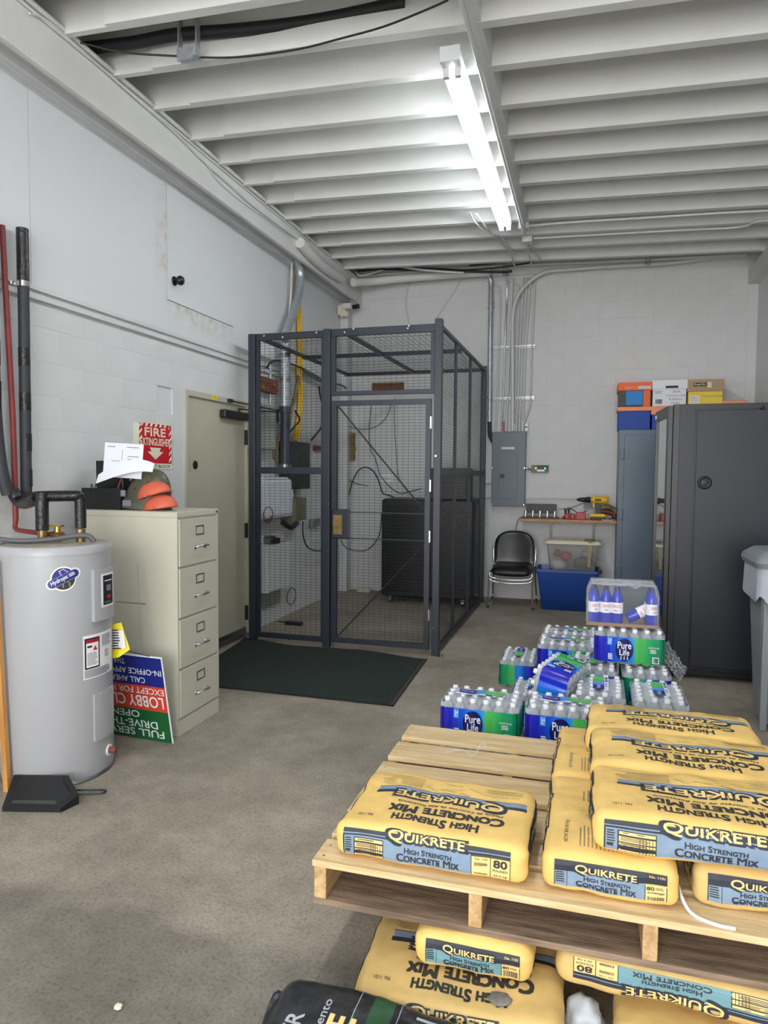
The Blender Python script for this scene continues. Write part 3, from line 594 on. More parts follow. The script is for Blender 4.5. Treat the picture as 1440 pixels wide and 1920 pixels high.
# ================= MESH CAGE =================
cg = thing('mesh_cage', 'tall charcoal wire mesh security cage with hinged door in back corner', 'cage', (0, 0, 0))
def wires(mb, plane, c, u0, u1, v0, v1, du=.0508, dv=.0254, r=.0014):
    def seg(a, b, other):
        d = [Vector((0, 0, 0))]*3
        for w, t in ((a, b),):
            p0, p1 = Vector(a), Vector(b); ax = (p1-p0).normalized(); e = ax.orthogonal().normalized(); g = ax.cross(e)
            vs = [p+(e*math.cos(2*PI*k/3+.5)+g*math.sin(2*PI*k/3+.5))*r for p in (p0, p1) for k in range(3)]
            mb.add(vs, [(k, (k+1) % 3, 3+(k+1) % 3, 3+k) for k in range(3)])
    P = {'y': lambda u, v: (u, c, v), 'x': lambda u, v: (c, u, v), 'z': lambda u, v: (u, v, c)}[plane]
    n = max(1, round((u1-u0)/du)); m = max(1, round((v1-v0)/dv))
    for i in range(1, n): u = u0+(u1-u0)*i/n; seg(P(u, v0), P(u, v1), 0)
    for j in range(1, m): v = v0+(v1-v0)*j/m; seg(P(u0, v), P(u1, v), 0)
def meshp(plane, c, u0, u1, v0, v1, parent=cg, **k):
    mb = MB(); wires(mb, plane, c, u0, u1, v0, v1, **k); o = mb.obj('wire_mesh', 'wire_black', parent); o['kind'] = 'stuff'; return o
CY = 5.77; CL, CM, CR, CBK = -2.965, -2.245, -1.255, 8.36
def post(x, y, z1=2.83, w=.062):
    o = MB().box(x, x+w, y, y+w, 0, z1, bev=.004).obj('post', 'cage_paint', cg)
    MB().box(x-.002, x+w+.03, y-.012, y+w+.002, 0, .006).cyl((x+w+.018, y+.02, .004), (x+w+.018, y+.02, .02), .008, 8).obj('foot_plate', 'steel', o)
    return o
post(CL, CY-.03, 2.79); post(CM-.0, CY-.03, 2.80); post(CR, CY-.03, 2.835); post(CR, CBK-.03, 2.83)
b = lambda *a: bx('rail', 'cage_paint', cg, *a, bev=.003)
b(CL+.062, CM, CY, CY+.035, 2.735, 2.785); b(CM+.062, CR, CY, CY+.035, 2.735, 2.80)
b(CL+.062, CM, CY, CY+.03, 1.54, 1.60); b(CL+.062, CM, CY, CY+.03, .04, .088)
b(CM+.062, CR, CY, CY+.03, 2.225, 2.262)
for x in (CL+.062, CM-.03): bx('upright', 'cage_paint', cg, x, x+.03, CY+.004, CY+.034, .088, 2.735)
for x in (CM+.062, CR-.04): bx('upright', 'cage_paint', cg, x, x+.04, CY+.004, CY+.034, 2.262, 2.735)
meshp('y', CY+.02, CL+.09, CM-.03, 1.60, 2.735); meshp('y', CY+.02, CL+.09, CM-.03, .088, 1.54); meshp('y', CY+.02, CM+.1, CR-.04, 2.262, 2.735)
# door
cd = MB(); dx0, dx1 = CM+.076, CR-.03
for a in ((dx0, dx0+.045, .05, 2.18), (dx1-.045, dx1, .05, 2.18), (dx0+.045, dx1-.045, 2.135, 2.18), (dx0+.045, dx1-.045, .05, .095)): cd.box(a[0], a[1], CY-.01, CY+.025, a[2], a[3])
cd = cd.obj('cage_door', 'cage_paint', cg)
meshp('y', CY+.01, dx0+.045, dx1-.045, .095, 2.135, parent=cd)
MB().tube([(dx0+.05, CY+.028, 2.13), (dx1-.05, CY+.028, 1.23)], .007, sub=1).tube([(dx0+.05, CY+.028, .1), (dx1-.05, CY+.028, .95)], .006, sub=1).box(dx0+.045, dx1-.045, CY+.02, CY+.03, 1.205, 1.212).box(dx0+.045, dx1-.045, CY+.02, CY+.03, .975, .982).obj('brace', 'wire_black', cd)
lp = MB().box(dx0+.005, dx0+.17, CY-.02, CY-.008, .975, 1.235, bev=.01).obj('lock_plate', 'cage_paint', cd)
cf = lambda u, v, o: (dx0+u, CY-.0305-o, v)
MB().box(dx0+.022, dx0+.105, CY-.03, CY-.02, 1.015, 1.185).obj('lock_case', 'brass_dull', cd)
ll = MB(); put_rect(ll, cf, .036, .09, 1.05, 1.095, .0006, 9); ll.m(1); lines(ll, cf, .04, .085, 1.06, 1.088, 3, .001); ll.obj('lock_label', ['brass', 'bag_text'], cd)
MB().cyl((dx0+.062, CY-.045, 1.158), (dx0+.062, CY-.03, 1.158), .018, 16).obj('lock_cylinder', 'brass', cd)
for z in (1.98, 1.45, 1.02, .35): MB().box(CR-.034, CR-.022, CY-.02, CY-.004, z-.05, z+.05).obj('hinge', 'chrome', cd)
for x, z in ((CL+.16, 2.765), (CL+.34, 2.745), (CM-.06, 2.77), (CM+.28, 2.785), (CM+.2, 2.76), (CR-.22, 2.785), (CR-.23, 2.765), (CM+.055, 1.28), (CR+.02, .25), (CL+.4, .05), (CR+.02, 1.7)): MB().cyl((x, CY-.036, z), (x, CY-.028, z), .009, 8).obj('bolt', 'chrome', cg)
# right side panels, roof
for z0, z1 in ((2.765, 2.80), (1.535, 1.59), (.03, .075)): bx('rail', 'cage_paint', cg, CR+.02, CR+.05, CY+.03, CBK-.03, z0, z1, bev=.003)
for y in (CY+.035, 6.52, 7.35, CBK-.065): bx('upright', 'cage_paint', cg, CR+.018, CR+.045, y, y+.03, .03, 2.765)
meshp('x', CR+.035, CY+.06, CBK-.06, 1.59, 2.765); meshp('x', CR+.035, CY+.06, CBK-.06, .075, 1.535)
for a in ((CL+.0, CR, CBK-.05, CBK-.01), (CL, CR, 6.98, 7.03), (CL, CR, CY+.036, CY+.07)): bx('roof_rail', 'cage_paint', cg, a[0], a[1], a[2], a[3], 2.762, 2.80)
for x in (CL+.02, -2.1): bx('roof_rail', 'cage_paint', cg, x, x+.04, CY+.07, CBK-.05, 2.765, 2.795)
meshp('z', 2.785, CL+.06, CR, CY+.07, CBK-.05, du=.0508, dv=.0508)

# ---- things inside the cage
def simple(name, m, label, cat, *a, bev=.004, group=None): return tag(bx(name, m, None, *a, bev=bev), label, cat, group)
r = thing('server_rack', 'black perforated server cabinet on casters inside the cage', 'server rack', (-2.37, 8.0, 0))
bx('body', 'rack_dark', r, 0, 1.08, .02, .72, .08, 1.25, bev=.02)
g = MB(); [g.box(.06, 1.02, 0, .02, .14+i*.046, .14+i*.046+.028) for i in range(23)]; g.box(0, .06, 0, .02, .1, 1.23).box(1.02, 1.08, 0, .02, .1, 1.23); g.obj('vented_door', 'black_gloss', r)
for x in (.1, .98): MB().cyl((x-.015, .06, .035), (x+.015, .06, .035), .035, 14).box(x-.02, x+.02, .04, .08, .05, .085).obj('caster', 'steel', r)
r = thing('network_switch', 'black network equipment standing on the caged server cabinet', 'network device', (-1.87, 8.1, 1.252))
bx('body', 'rack_dark', r, 0, .5, 0, .45, 0, .365, bev=.006); g = MB(); [g.box(.03+i*.057, .07+i*.057, -.006, .001, .03+j*.057, .07+j*.057) for i in range(8) for j in range(6)]; g.obj('port_grid', 'black_gloss', r)
simple('breaker_cover', 'eq_green', 'pale green-grey metal panel box on the wall inside the cage', 'electrical box', LX+.001, -3.0, 6.02, 6.40, 1.78, 2.205)
w = MB()
rnd = random.Random(4)
for i in range(9):
    y = 6.43+i*.013; w.tube([(-3.06, y, 2.2-rnd.random()*.05), (-3.03-rnd.random()*.03, y+rnd.uniform(-.03, .03), 2.05), (-3.04, y+rnd.uniform(-.03, .03), 1.9), (-3.06, y+.02, 1.7-rnd.random()*.1)], .004, 5)
tag(w.obj('wire_bundle', 'brass_dull'), 'bundle of thin wires beside the green-grey panel in cage', 'cable')
simple('relay', 'black', 'black relay block with metal studs beside the green-grey panel', 'electrical box', LX+.001, -3.03, 6.45, 6.54, 2.06, 2.19)
simple('relay', 'steel', 'small steel relay under the black one in the cage', 'electrical box', LX+.001, -3.03, 6.46, 6.55, 1.92, 2.04)
rb = thing('terminal_block', 'rusty brown terminal block on board near cage top left', 'electrical box', (LX+.001, 6.13, 2.345))
bx('body', 'rust', rb, 0, .08, 0, .43, 0, .135); MB().cyl((.08, .06, .03), (.1, .06, .03), .025).cyl((.08, .3, .08), (.1, .3, .08), .02).obj('binding_post', 'brass', rb)
rb = thing('terminal_block', 'brown terminal strip on the back wall inside the cage', 'electrical box', (-2.74, 8.8, 2.635))
bx('body', 'rust', rb, 0, .42, -.05, 0, 0, .09); MB().cyl((.04, -.07, .07), (.38, -.07, .07), .012).obj('rod', 'brass_dull', rb)
simple('equipment_box', 'black', 'matt black equipment box under the yellow cables in cage', 'electrical box', LX+.001, -2.98, 6.74, 7.24, 1.375, 1.88, bev=.006)
wbx = thing('plastic_enclosure', 'large pale grey plastic enclosure low on the caged wall', 'electrical box', (LX+.001, 6.10, 1.085))
MB().box(0, .12, 0, .72, 0, .42, bev=.035).obj('body', 'eq_white', wbx); MB().box(.11, .145, .03, .69, .02, .40, bev=.03).obj('lid', 'eq_white', wbx)
simple('equipment_box', 'olive_box', 'olive metal box right of the pale plastic enclosure', 'electrical box', LX+.001, -2.95, 6.78, 7.06, 1.04, 1.28)
cable('power_adapter', [(-2.95, 6.45, 1.05), (-2.93, 6.6, .99), (-2.95, 6.8, 1.02)], .03, 'black', 'black power adapters hanging under the olive box', 'power adapter')
coil = MB(); [coil.tube([(-3.0+i*.004, 6.18+(.075+i*.006)*math.cos(t*PI/6), 1.14+(.05+i*.006)*math.sin(t*PI/6)) for t in range(12)], .0025, 5, closed=True) for i in range(6)]
tag(coil.obj('cable_coil', 'maroon'), 'coil of thin reddish wire on the caged wall', 'cable')
simple('wall_cover', 'white_wall', 'white painted boxed cover low on the wall inside cage', 'electrical box', LX+.001, -2.99, 6.17, 6.75, .37, .83)
simple('wall_vent', 'eq_green', 'small grey recessed vent plate near floor inside the cage', 'vent', LX+.001, LX+.02, 6.36, 6.74, .17, .36)
tag(MB().tube([(LX+.03, 7.0+.12*math.cos(t*PI/6), .2+.09*math.sin(t*PI/6)) for t in range(12)], .006, 6, closed=True).obj('cable_loop', 'grey_cable'), 'loop of grey cable low on the wall inside the cage', 'cable')
vv = thing('pipe_valve', 'small metal pipe stub with valve on the caged wall', 'valve', (LX+.001, 6.42, .87))
MB().cyl((0, 0, 0), (.1, 0, 0), .045, 14).obj('flange', 'steel', vv); MB().cyl((.1, 0, 0), (.15, 0, 0), .03, 10).box(.1, .12, -.1, .1, -.012, .012).obj('handle', 'black', vv)
simple('outlet_box', 'steel', 'small metal outlet box beyond the olive box in cage', 'electrical box', LX+.001, -3.08, 7.55, 7.8, .92, 1.01)
simple('outlet_box', 'maroon', 'small dark red device on the caged wall near back', 'electrical box', LX+.001, -3.09, 7.68, 7.9, 1.82, 1.875)
tag(MB().box(-3.02, -2.98, 8.72, 8.80, 1.72, 2.08).box(-3.05, -2.95, 8.70, 8.73, 1.85, 1.9).box(-3.05, -2.96, 8.70, 8.73, 1.75, 1.79).obj('wiring_block', 'brass_dull'), 'brass coloured wiring block in the corner behind the cage door', 'electrical box')
sg = MB().box(-2.63, -2.46, 8.792, 8.797, 1.44, 1.54); sg.m(1); put_text(sg, lambda u, v, o: (u, 8.7915, v), 'Network', -2.61, -2.48, 1.475, 1.505); tag(sg.obj('small_sign', ['white', 'maroon']), 'small white paper sign on the wall behind the cage', 'sign')
simple('brick', 'lid_cream', 'loose pale brick lying at the foot of the back wall', 'brick', -2.89, -2.71, 8.62, 8.70, 0, .045)
g1 = thing('galvanised_pipe', 'big galvanised pipe bending down from ceiling into the cage', 'pipe', (0, 0, 0))
MB().tube([p for p in PTS['galv_pipe'][:-3]]+[(-3.02, 6.655, 2.9)], .045, 12).obj('upper_pipe', 'galvanised', g1)
MB().cyl((-3.02, 6.655, 2.2), (-3.02, 6.655, 2.86), .055, 14).obj('lower_pipe', 'galvanised', g1)
for z in (3.98, 3.86, 2.75, 2.5): MB().cyl((-3.02, 6.906 if z > 3.5 else 6.655, z-.02), (-3.02, 6.906 if z > 3.5 else 6.655, z+.02), .058, 14).obj('coupling', 'steel', g1)
g1 = thing('conduit_sleeve', 'dark blue-grey plastic pipe below the galvanised pipe in cage', 'pipe', (0, 0, 0))
MB().cyl((-3.02, 6.66, 1.62), (-3.02, 6.66, 2.2), .05, 14).obj('pipe', 'dark_pipe', g1); MB().cyl((-3.02, 6.66, 2.17), (-3.02, 6.66, 2.23), .065, 12).obj('nut', 'dark_pipe', g1); MB().cyl((-3.02, 6.66, 1.6), (-3.02, 6.66, 1.64), .066, 12).obj('base_nut', 'steel', g1)
cable('conduit', [(LX+.02, 6.5, 2.65), (LX+.02, 6.5, 1.9)], .02, 'galvanised', 'thin steel conduit left of the big pipe in the cage', 'conduit')
cable('conduit', 'thin_conduit', .012, 'steel_white', 'thin white conduit beside the galvanised pipe near the ceiling', 'conduit')
yp = [(p[0]*1.03, p[1]*1.03, 1.55+(p[2]-1.55)*1.03) for p in PTS['yellow']]
for i, o in enumerate((-.03, -.012, .012, .03)):
    cable('cable', [(p[0]+.012*((i*7) % 3-1), p[1]+o+.006*math.sin(j*2+i), p[2]) for j, p in enumerate(yp)], .011, 'yellow_cable', 'yellow network cable of the bundle dropping from ceiling into cage', 'cable', 'yellow cables in one bundle')
for p, r_, m, l in (('cage_cable1', .009, 'black', 'long black cable looping along the caged wall top'), ('cage_cable2', .022, 'grey_cable', 'grey cable bundle under the black loop in cage'), ('cage_cable3', .012, 'black', 'dark cable hanging down beside the cage middle post'), ('cage_cable4', .02, 'brass_dull', 'tan cable bundle slanting left of the yellow cables'), ('cage_cable5', .01, 'black', 'bent black antenna arm in front of the yellow cables'), ('cable_w', .005, 'steel_white', 'thin white cable curving over the black equipment box'), ('loop1', .008, 'black', 'black cable arching high before the caged server cabinet'), ('loop2', .005, 'black', 'thin black cable sagging at left behind the cage door'), ('loop3', .006, 'lbl_navy', 'dark blue cable dipping toward the caged server cabinet'), ('loop4', .005, 'grey_cable', 'thin grey cable dropping to the caged server cabinet'), ('loop5', .006, 'grey_cable', 'grey cable hanging at middle of the caged back wall'), ('loop6', .006, 'lbl_navy', 'dark blue cable hanging in a low loop below the lock'), ('loop7', .005, 'grey_cable', 'grey cable swag high behind the cage door'), ('lowcab', .008, 'black', 'black cable hanging low under the olive box'), ('wires_l', .005, 'black', 'thin black cable beside the pale plastic enclosure')):
    cable('cable', [(max(q[0], -3.09), min(q[1], 8.76), q[2]) for q in PTS[p]], r_, m, l)
ps = thing('power_brick', 'black power brick lying on the floor inside the cage', 'power adapter', (-2.87, 6.52, 0)); bx('body', 'black', ps, -.08, .1, -.03, .03, 0, .035, bev=.006)
MB().tube([(-.08, 0, .015), (-.14, .08, .006), (-.2, .06, .006)], .006, 6).obj('cord', 'black', ps)

# ================= FLOOR MAT =================
mt = thing('floor_mat', 'dark green ribbed entrance mat lying in front of the cage', 'mat', (0, 0, 0))
A, Bc, Cc, Dd = Vector((-2.9, 4.42, 0)), Vector((-1.215, 4.405, 0)), Vector((-1.262, 5.655, 0)), Vector((-3.07, 5.80, 0))
def matp(u, v, h=.008, e=0):
    p = (A*(1-u)+Bc*u)*(1-v)+(Dd*(1-u)+Cc*u)*v
    z = .007+.004*max(0, noise.noise(Vector((u*7, v*5, 1))))
    if v > .9: z += .012*(v-.9)/.1*max(0, math.sin(u*9+1)); p.y += (v-.9)/.1*.03*math.sin(u*10+2)
    return (p.x, p.y, z)
m_ = MB().grid(60, 40, lambda u, v: matp(.015+u*.97, .015+v*.97)); m_.obj('carpet', 'mat_green', mt)
m_ = MB(); m_.grid(60, 1, lambda u, v: tuple(Vector(matp(u, v*.018))-Vector((0, 0, .003)))); m_.grid(60, 1, lambda u, v: tuple(Vector(matp(u, .982+v*.018))-Vector((0, 0, .003)))); m_.grid(1, 40, lambda u, v: tuple(Vector(matp(.988+u*.012, v))-Vector((0, 0, .003)))); m_.obj('rubber_edge', 'rubber_edge', mt)

# ================= WATER HEATER AND PIPES =================
HC = (-2.63, 2.96); HR = .27
wh = thing('water_heater', 'tall pale grey cylindrical water heater at the left edge', 'water heater', (HC[0], HC[1], 0))
MB().lathe([(HR*.97, 0), (HR, .03), (HR, 1.165)], 64).obj('tank', 'heater_grey', wh)
MB().lathe([(HR+.003, 0), (HR+.003, .02), (0, .02)], 48).obj('base_ring', 'steel', wh)
MB().lathe([(HR+.003, 1.14), (HR+.004, 1.172), (HR*.97, 1.183), (HR*.93, 1.183), (HR*.93, 1.17)], 64).obj('top_rim', 'heater_grey', wh); MB().lathe([(HR*.935, 1.176), (HR*.8, 1.179), (0, 1.176)], 64).obj('top_lid', 'heater_top', wh)
hf = lambda R: (lambda u, v, o: ((R+o)*math.cos(u), (R+o)*math.sin(u), v))      # u = angle
def plate(name, m, u0, u1, v0, v1, t, parent=wh):
    f = hf(HR); mb = MB(); n = 12
    mb.grid(n, 1, lambda a, c: f(u0+a*(u1-u0), v0+c*(v1-v0), t)); mb.grid(n, 1, lambda a, c: f(u0+a*(u1-u0), v0, c*t)); mb.grid(n, 1, lambda a, c: f(u0+a*(u1-u0), v1, c*t))
    mb.grid(1, 1, lambda a, c: f(u0, v0+c*(v1-v0), a*t)); mb.grid(1, 1, lambda a, c: f(u1, v0+c*(v1-v0), a*t)); return mb.obj(name, m, parent)
D = math.radians
plate('upper_cover', 'heater_grey', D(-12), D(20), .80, 1.06, .022)
pp = MB(); f = hf(HR+.0225); u = lambda d: D(d)
put_rect(pp, f, u(-4), u(18), .865, 1.035, .0005, .01); pp.m(1); put_rect(pp, f, u(-1), u(16), .875, 1.025, .001, .01)
pp.m(0); put_rect(pp, f, u(1), u(14), .995, 1.0, .0015, .03); pp.m(2); put_rect(pp, f, u(4), u(12), .945, .975, .0015, .03); lines(pp, f, u(1), u(14), .88, .893, 3, .0015)
pp.m(3); put_disc(pp, f, u(8), .915, u(4), .008, .0015); pp.obj('control_label', ['white', 'ink_black', 'ink_grey', 'sign_red'], wh)
plate('lower_cover', 'heater_grey', D(-12), D(22), .19, .43, .012)
dl = MB(); f = hf(HR+.001)
def rot(cu, cv, R, ang, sx=1):
    return lambda a, b_, o: f(cu+(a*math.cos(ang)-b_*math.sin(ang))/HR, cv+a*math.sin(ang)+b_*math.cos(ang), o)
cu, cv = D(-41), 1.03; g = rot(cu, cv, HR, 0); q = rot(cu, cv, HR, D(26))
dl.m(0); put_disc(dl, g, 0, 0, .058, .06, .0004, 28); put_capsule(dl, q, .058, .026, .0006)
dl.m(1); put_disc(dl, g, 0, 0, .052, .053, .0010, 28); dl.m(2); put_shape(dl, g, -.045, .04, lambda u: .008+.3*u, lambda u: max(.008+.3*u, .048*math.sqrt(max(0, 1-(u/.05)**2))), .0013)
dl.m(3)
for i in range(3): put_poly(dl, q, [(-.005, .022+i*.009), (.034-.004*i, .022+i*.009), (.032-.004*i, .026+i*.009), (-.005, .026+i*.009)], .0016)
dl.m(4); put_capsule(dl, q, .056, .021, .0018); dl.m(5); put_capsule(dl, q, .055, .0175, .0021)
dl.m(0); put_text(dl, q, 'Hydrojet', -.062, .022, -.012, .014, .0026, bold=.02, shear=.2); lines(dl, q, .028, .062, -.008, .010, 3, .0026, fill=.5)
dl.m(3); lines(dl, g, -.005, .036, -.045, -.018, 5, .0013, fill=.4)
dl.obj('round_decal', ['white', 'bag_text', 'lbl_dkblue', 'lid_cream', 'ink_grey', 'sign_blue'], wh)
wl_ = MB(); u0, u1 = D(-23), D(25); put_rect(wl_, f, u0, u1, .515, .735, .0006, .01)
wl_.m(1); put_rect(wl_, f, u0+.03, u0+.36, .565, .72, .0012, .01); wl_.m(0); put_rect(wl_, f, u0+.06, u0+.33, .573, .695, .0016, .01)
wl_.m(2); put_rect(wl_, f, u0+.06, u0+.33, .697, .712, .0016, .01); wl_.m(1); put_text(wl_, f, 'DANGER', u0+.1, u0+.3, .699, .709, .002); put_rect(wl_, f, u0+.08, u0+.18, .672, .682, .002); wl_.m(2); put_poly(wl_, f, [(u0+.2, .655), (u0+.3, .655), (u0+.25, .68)], .002)
wl_.m(3); lines(wl_, f, u0+.08, u0+.32, .58, .645, 9, .002); lines(wl_, f, u0+.42, u0+.78, .66, .72, 9, .002); lines(wl_, f, u0+.5, u0+.65, .60, .64, 4, .002); lines(wl_, f, u0+.02, u0+.78, .52, .56, 6, .002, fill=.6)
wl_.obj('warning_label', ['white', 'ink_black', 'sign_red', 'ink_grey'], wh)
dv = MB().cyl((HR*math.cos(D(12)), HR*math.sin(D(12)), .105), ((HR+.04)*math.cos(D(12)), (HR+.04)*math.sin(D(12)), .105), .016, 12).obj('drain_valve', 'rust', wh)
MB().cyl((HR*math.cos(D(12)), HR*math.sin(D(12)), .105), ((HR+.006)*math.cos(D(12)), (HR+.006)*math.sin(D(12)), .105), .03, 16).obj('valve_collar', 'white', wh)
tag_ = MB().add([(-2.425, 3.13, .735), (-2.38, 3.15, .745), (-2.335, 3.16, .60), (-2.385, 3.13, .56), (-2.43, 3.12, .555)], [(0, 1, 2, 3, 4)]).m(1)
tf = lambda a, b_, o: (-2.425+a*.08+(.73-b_)*.2*a, 3.115+a*.03, b_)
lines(tag_, tf, .1, .55, .60, .71, 8); tag_.m(2); put_rect(tag_, lambda a, b_, o: (tf(a, b_, o)[0], tf(a, b_, o)[1]+.004, b_), .03, .75, .61, .705, 0, 9)
eo = tag_.obj('energy_tag', ['yellow_tag', 'ink_black', 'white'], wh); eo.location = (-HC[0], -HC[1], 0)
# pipes by the heater
ip = thing('insulated_pipe', 'black wrapped pipe rising right of the red pipe behind heater', 'pipe', (0, 0, 0))
MB().tube([(-3.07, 3.25, 2.90), (-3.07, 3.25, 2.60)], .033, 12, sub=1).obj('taped_end', 'black_tape', ip)
MB().tube([(-3.07, 3.25, 2.60), (-3.07, 3.245, 2.0), (-3.07, 3.24, 1.38)], .030, 12).obj('foam_sleeve', 'foam_grey', ip)
for z in (2.2, 1.95, 1.72, 1.52): MB().cyl((-3.07, 3.245, z-.06), (-3.07, 3.245, z+.04), .0315, 12).obj('tape_wrap', 'black_tape', ip)
MB().cyl((-3.07, 3.25, 2.58), (-3.07, 3.25, 2.61), .034, 14).box(LX, -3.1, 3.19, 3.25, 2.585, 2.605).obj('pipe_clamp', 'chrome', ip)
ip = thing('insulated_pipe', 'black wrapped pipe at far left running down to the heater', 'pipe', (0, 0, 0))
MB().tube([(-3.07, 3.03, 2.9), (-3.07, 3.03, 2.0), (-3.065, 3.055, 1.6), (-3.05, 3.09, 1.42)], .033, 12).obj('foam_sleeve', 'foam_grey', ip)
for z in (2.7, 2.45, 2.2, 1.98): MB().cyl((-3.07, 3.03, z-.09), (-3.068, 3.03, z+.05), .035, 12).obj('tape_wrap', 'black_tape', ip)
MB().tube([(-3.05, 3.12, 1.44), (-3.02, 3.13, 1.385), (-2.95, 3.10, 1.375), (-2.84, 3.03, 1.39), (-2.77, 3.0, 1.41)], .034, 12).obj('taped_elbow', 'black_tape', ip)
ip = thing('insulated_pipe', 'short black wrapped manifold with two drops into the heater top', 'pipe', (0, 0, 0))
MB().tube([(-3.06, 3.23, 1.40), (-2.92, 3.12, 1.405), (-2.77, 3.02, 1.415), (-2.60, 3.06, 1.42), (-2.575, 3.08, 1.41), (-2.57, 3.08, 1.34), (-2.57, 3.08, 1.25)], .029, 12).obj('taped_run', 'black_tape', ip)
MB().tube([(-2.74, 3.0, 1.43), (-2.735, 2.99, 1.37), (-2.735, 2.99, 1.24)], .033, 12).obj('taped_drop', 'black_tape', ip)
for x, y in ((-2.735, 2.99), (-2.57, 3.08)): MB().cyl((x, y, 1.175), (x, y, 1.245), .024, 10).obj('brass_fitting', 'brass_dull', ip)
rp = thing('red_pipe', 'dull red pipe rising between the two black wrapped pipes', 'pipe', (0, 0, 0))
MB().tube([(-3.09, 3.13, 2.88), (-3.08, 3.14, 2.4), (-3.07, 3.155, 1.8), (-3.07, 3.16, 1.27)], .015, 10).obj('riser', 'pipe_red', rp)
MB().tube([(-3.07, 3.16, 1.27), (-3.06, 3.15, 1.225), (-2.9, 3.08, 1.22), (-2.70, 3.03, 1.215)], .013, 10).obj('branch', 'pipe_red', rp)
MB().cyl((-2.70, 3.03, 1.215), (-2.63, 3.01, 1.215), .02, 12).cyl((-2.665, 3.02, 1.18), (-2.665, 3.02, 1.26), .016, 10).box(-2.70, -2.63, 3.0, 3.03, 1.26, 1.268).obj('valve', 'brass', rp)
cable('power_cable', [(-3.05, 2.75, 1.26), (-2.92, 2.82, 1.215), (-2.78, 2.86, 1.195), (-2.64, 2.94, 1.20), (-2.55, 3.02, 1.215), (-2.50, 3.06, 1.21), (-2.48, 3.07, 1.18)], .014, 'grey_cable', 'grey flexible cable lying across the heater top', 'cable')
# wooden strip
ws = MB().box(-.014, .014, -.012, .012, 0, 1.12).obj('wood_strip', 'wood_strip'); ws.location = (-2.668, 2.66, 0); ws.rotation_euler = (D(-.4), D(-3.0), 0); tag(ws, 'thin pale wooden strip leaning beside the heater front left', 'wood strip')
# dustpan
dp = thing('dustpan', 'black dustpan with wire handle on the floor before heater', 'dustpan', (0, 0, 0))
fq = [(-2.53, 2.49), (-2.27, 2.56), (-2.25, 2.655), (-2.385, 2.745), (-2.64, 2.672)]
mb = MB(); hh = [.02, .02, .045, .08, .08]
vs = [(x, y, 0) for x, y in fq]+[(x+(.0), y, h) for (x, y), h in zip(fq, hh)]; n = 5
mb.add(vs, [tuple(range(n-1, -1, -1)), tuple(range(n, 2*n))]+[(i, (i+1) % n, n+(i+1) % n, n+i) for i in range(n)]); mb.obj('pan', 'black', dp)
cx_, cy_ = -2.44, 2.63
iq = [(cx_+(x-cx_)*.72, cy_+(y-cy_)*.72) for x, y in fq]
hz_ = lambda x, y: .02+(y-.25*(x+2.53)-2.49)/.21*.06
mb = MB().add([(x, y, hz_(x, y)+.010) for x, y in iq]+[(cx_+(x-cx_)*.8, cy_+(y-cy_)*.8, hz_(cx_+(x-cx_)*.8, cy_+(y-cy_)*.8)-.002) for x, y in fq], [(0, 1, 2, 3, 4)]+[(i, (i+1) % 5, 5+(i+1) % 5, 5+i) for i in range(5)]); mb.obj('raised_cover', 'black', dp)
MB().tube([(-2.30, 2.655, .035), (-2.22, 2.68, .04), (-2.17, 2.70, .04), (-2.155, 2.72, .04), (-2.175, 2.735, .04), (-2.24, 2.715, .04), (-2.32, 2.69, .04)], .005, 8).obj('wire_handle', 'rack_dark', dp)

# ================= FILING CABINET =================
fc = thing('filing_cabinet', 'beige four-drawer steel filing cabinet beside the tan door', 'filing cabinet', (0, 0, 0))
X0, X1, Y0, Y1 = -2.94, -2.272, 3.52, 3.985
MB().box(X0, X1-.012, Y0, Y1, 0, 1.285).box(X0-.002, X1, Y0-.004, Y1+.004, 1.285, 1.318, bev=.004).box(X1-.012, X1-.002, Y0, Y0+.012, .1, 1.285).box(X1-.012, X1-.002, Y1-.012, Y1, .1, 1.285).box(X1-.012, X1-.004, Y0, Y1, 0, .094).obj('body', 'cabinet_beige', fc)
zz = [1.28, .992, .692, .392, .098]
for i in range(4):
    d_ = bx('drawer', 'cabinet_beige', fc, X1-.012, X1+.004, Y0+.016, Y1-.016, zz[i+1]+.006, zz[i]-.006, bev=.003)
    zc = (zz[i]+zz[i+1])/2; ym = (Y0+Y1)/2
    MB().tube([(X1+.004, ym-.055, zc-.035), (X1+.035, ym-.045, zc-.03), (X1+.038, ym+.045, zc-.03), (X1+.004, ym+.055, zc-.035)], .006, 8, sub=3).box(X1+.003, X1+.008, ym-.065, ym-.045, zc-.05, zc-.025).box(X1+.003, X1+.008, ym+.045, ym+.065, zc-.05, zc-.025).obj('handle', 'chrome', d_)
    h_ = MB(); [h_.box(X1+.003, X1+.007, a, b_, c, e) for a, b_, c, e in ((ym-.045, ym+.045, zc+.035, zc+.041), (ym-.045, ym+.045, zc+.085, zc+.091), (ym-.045, ym-.039, zc+.041, zc+.085), (ym+.039, ym+.045, zc+.041, zc+.085))]; h_.obj('label_holder', 'steel', d_)
MB().cyl((X1, Y1-.025, 1.302), (X1+.006, Y1-.025, 1.302), .008, 10).obj('lock', 'steel', fc)
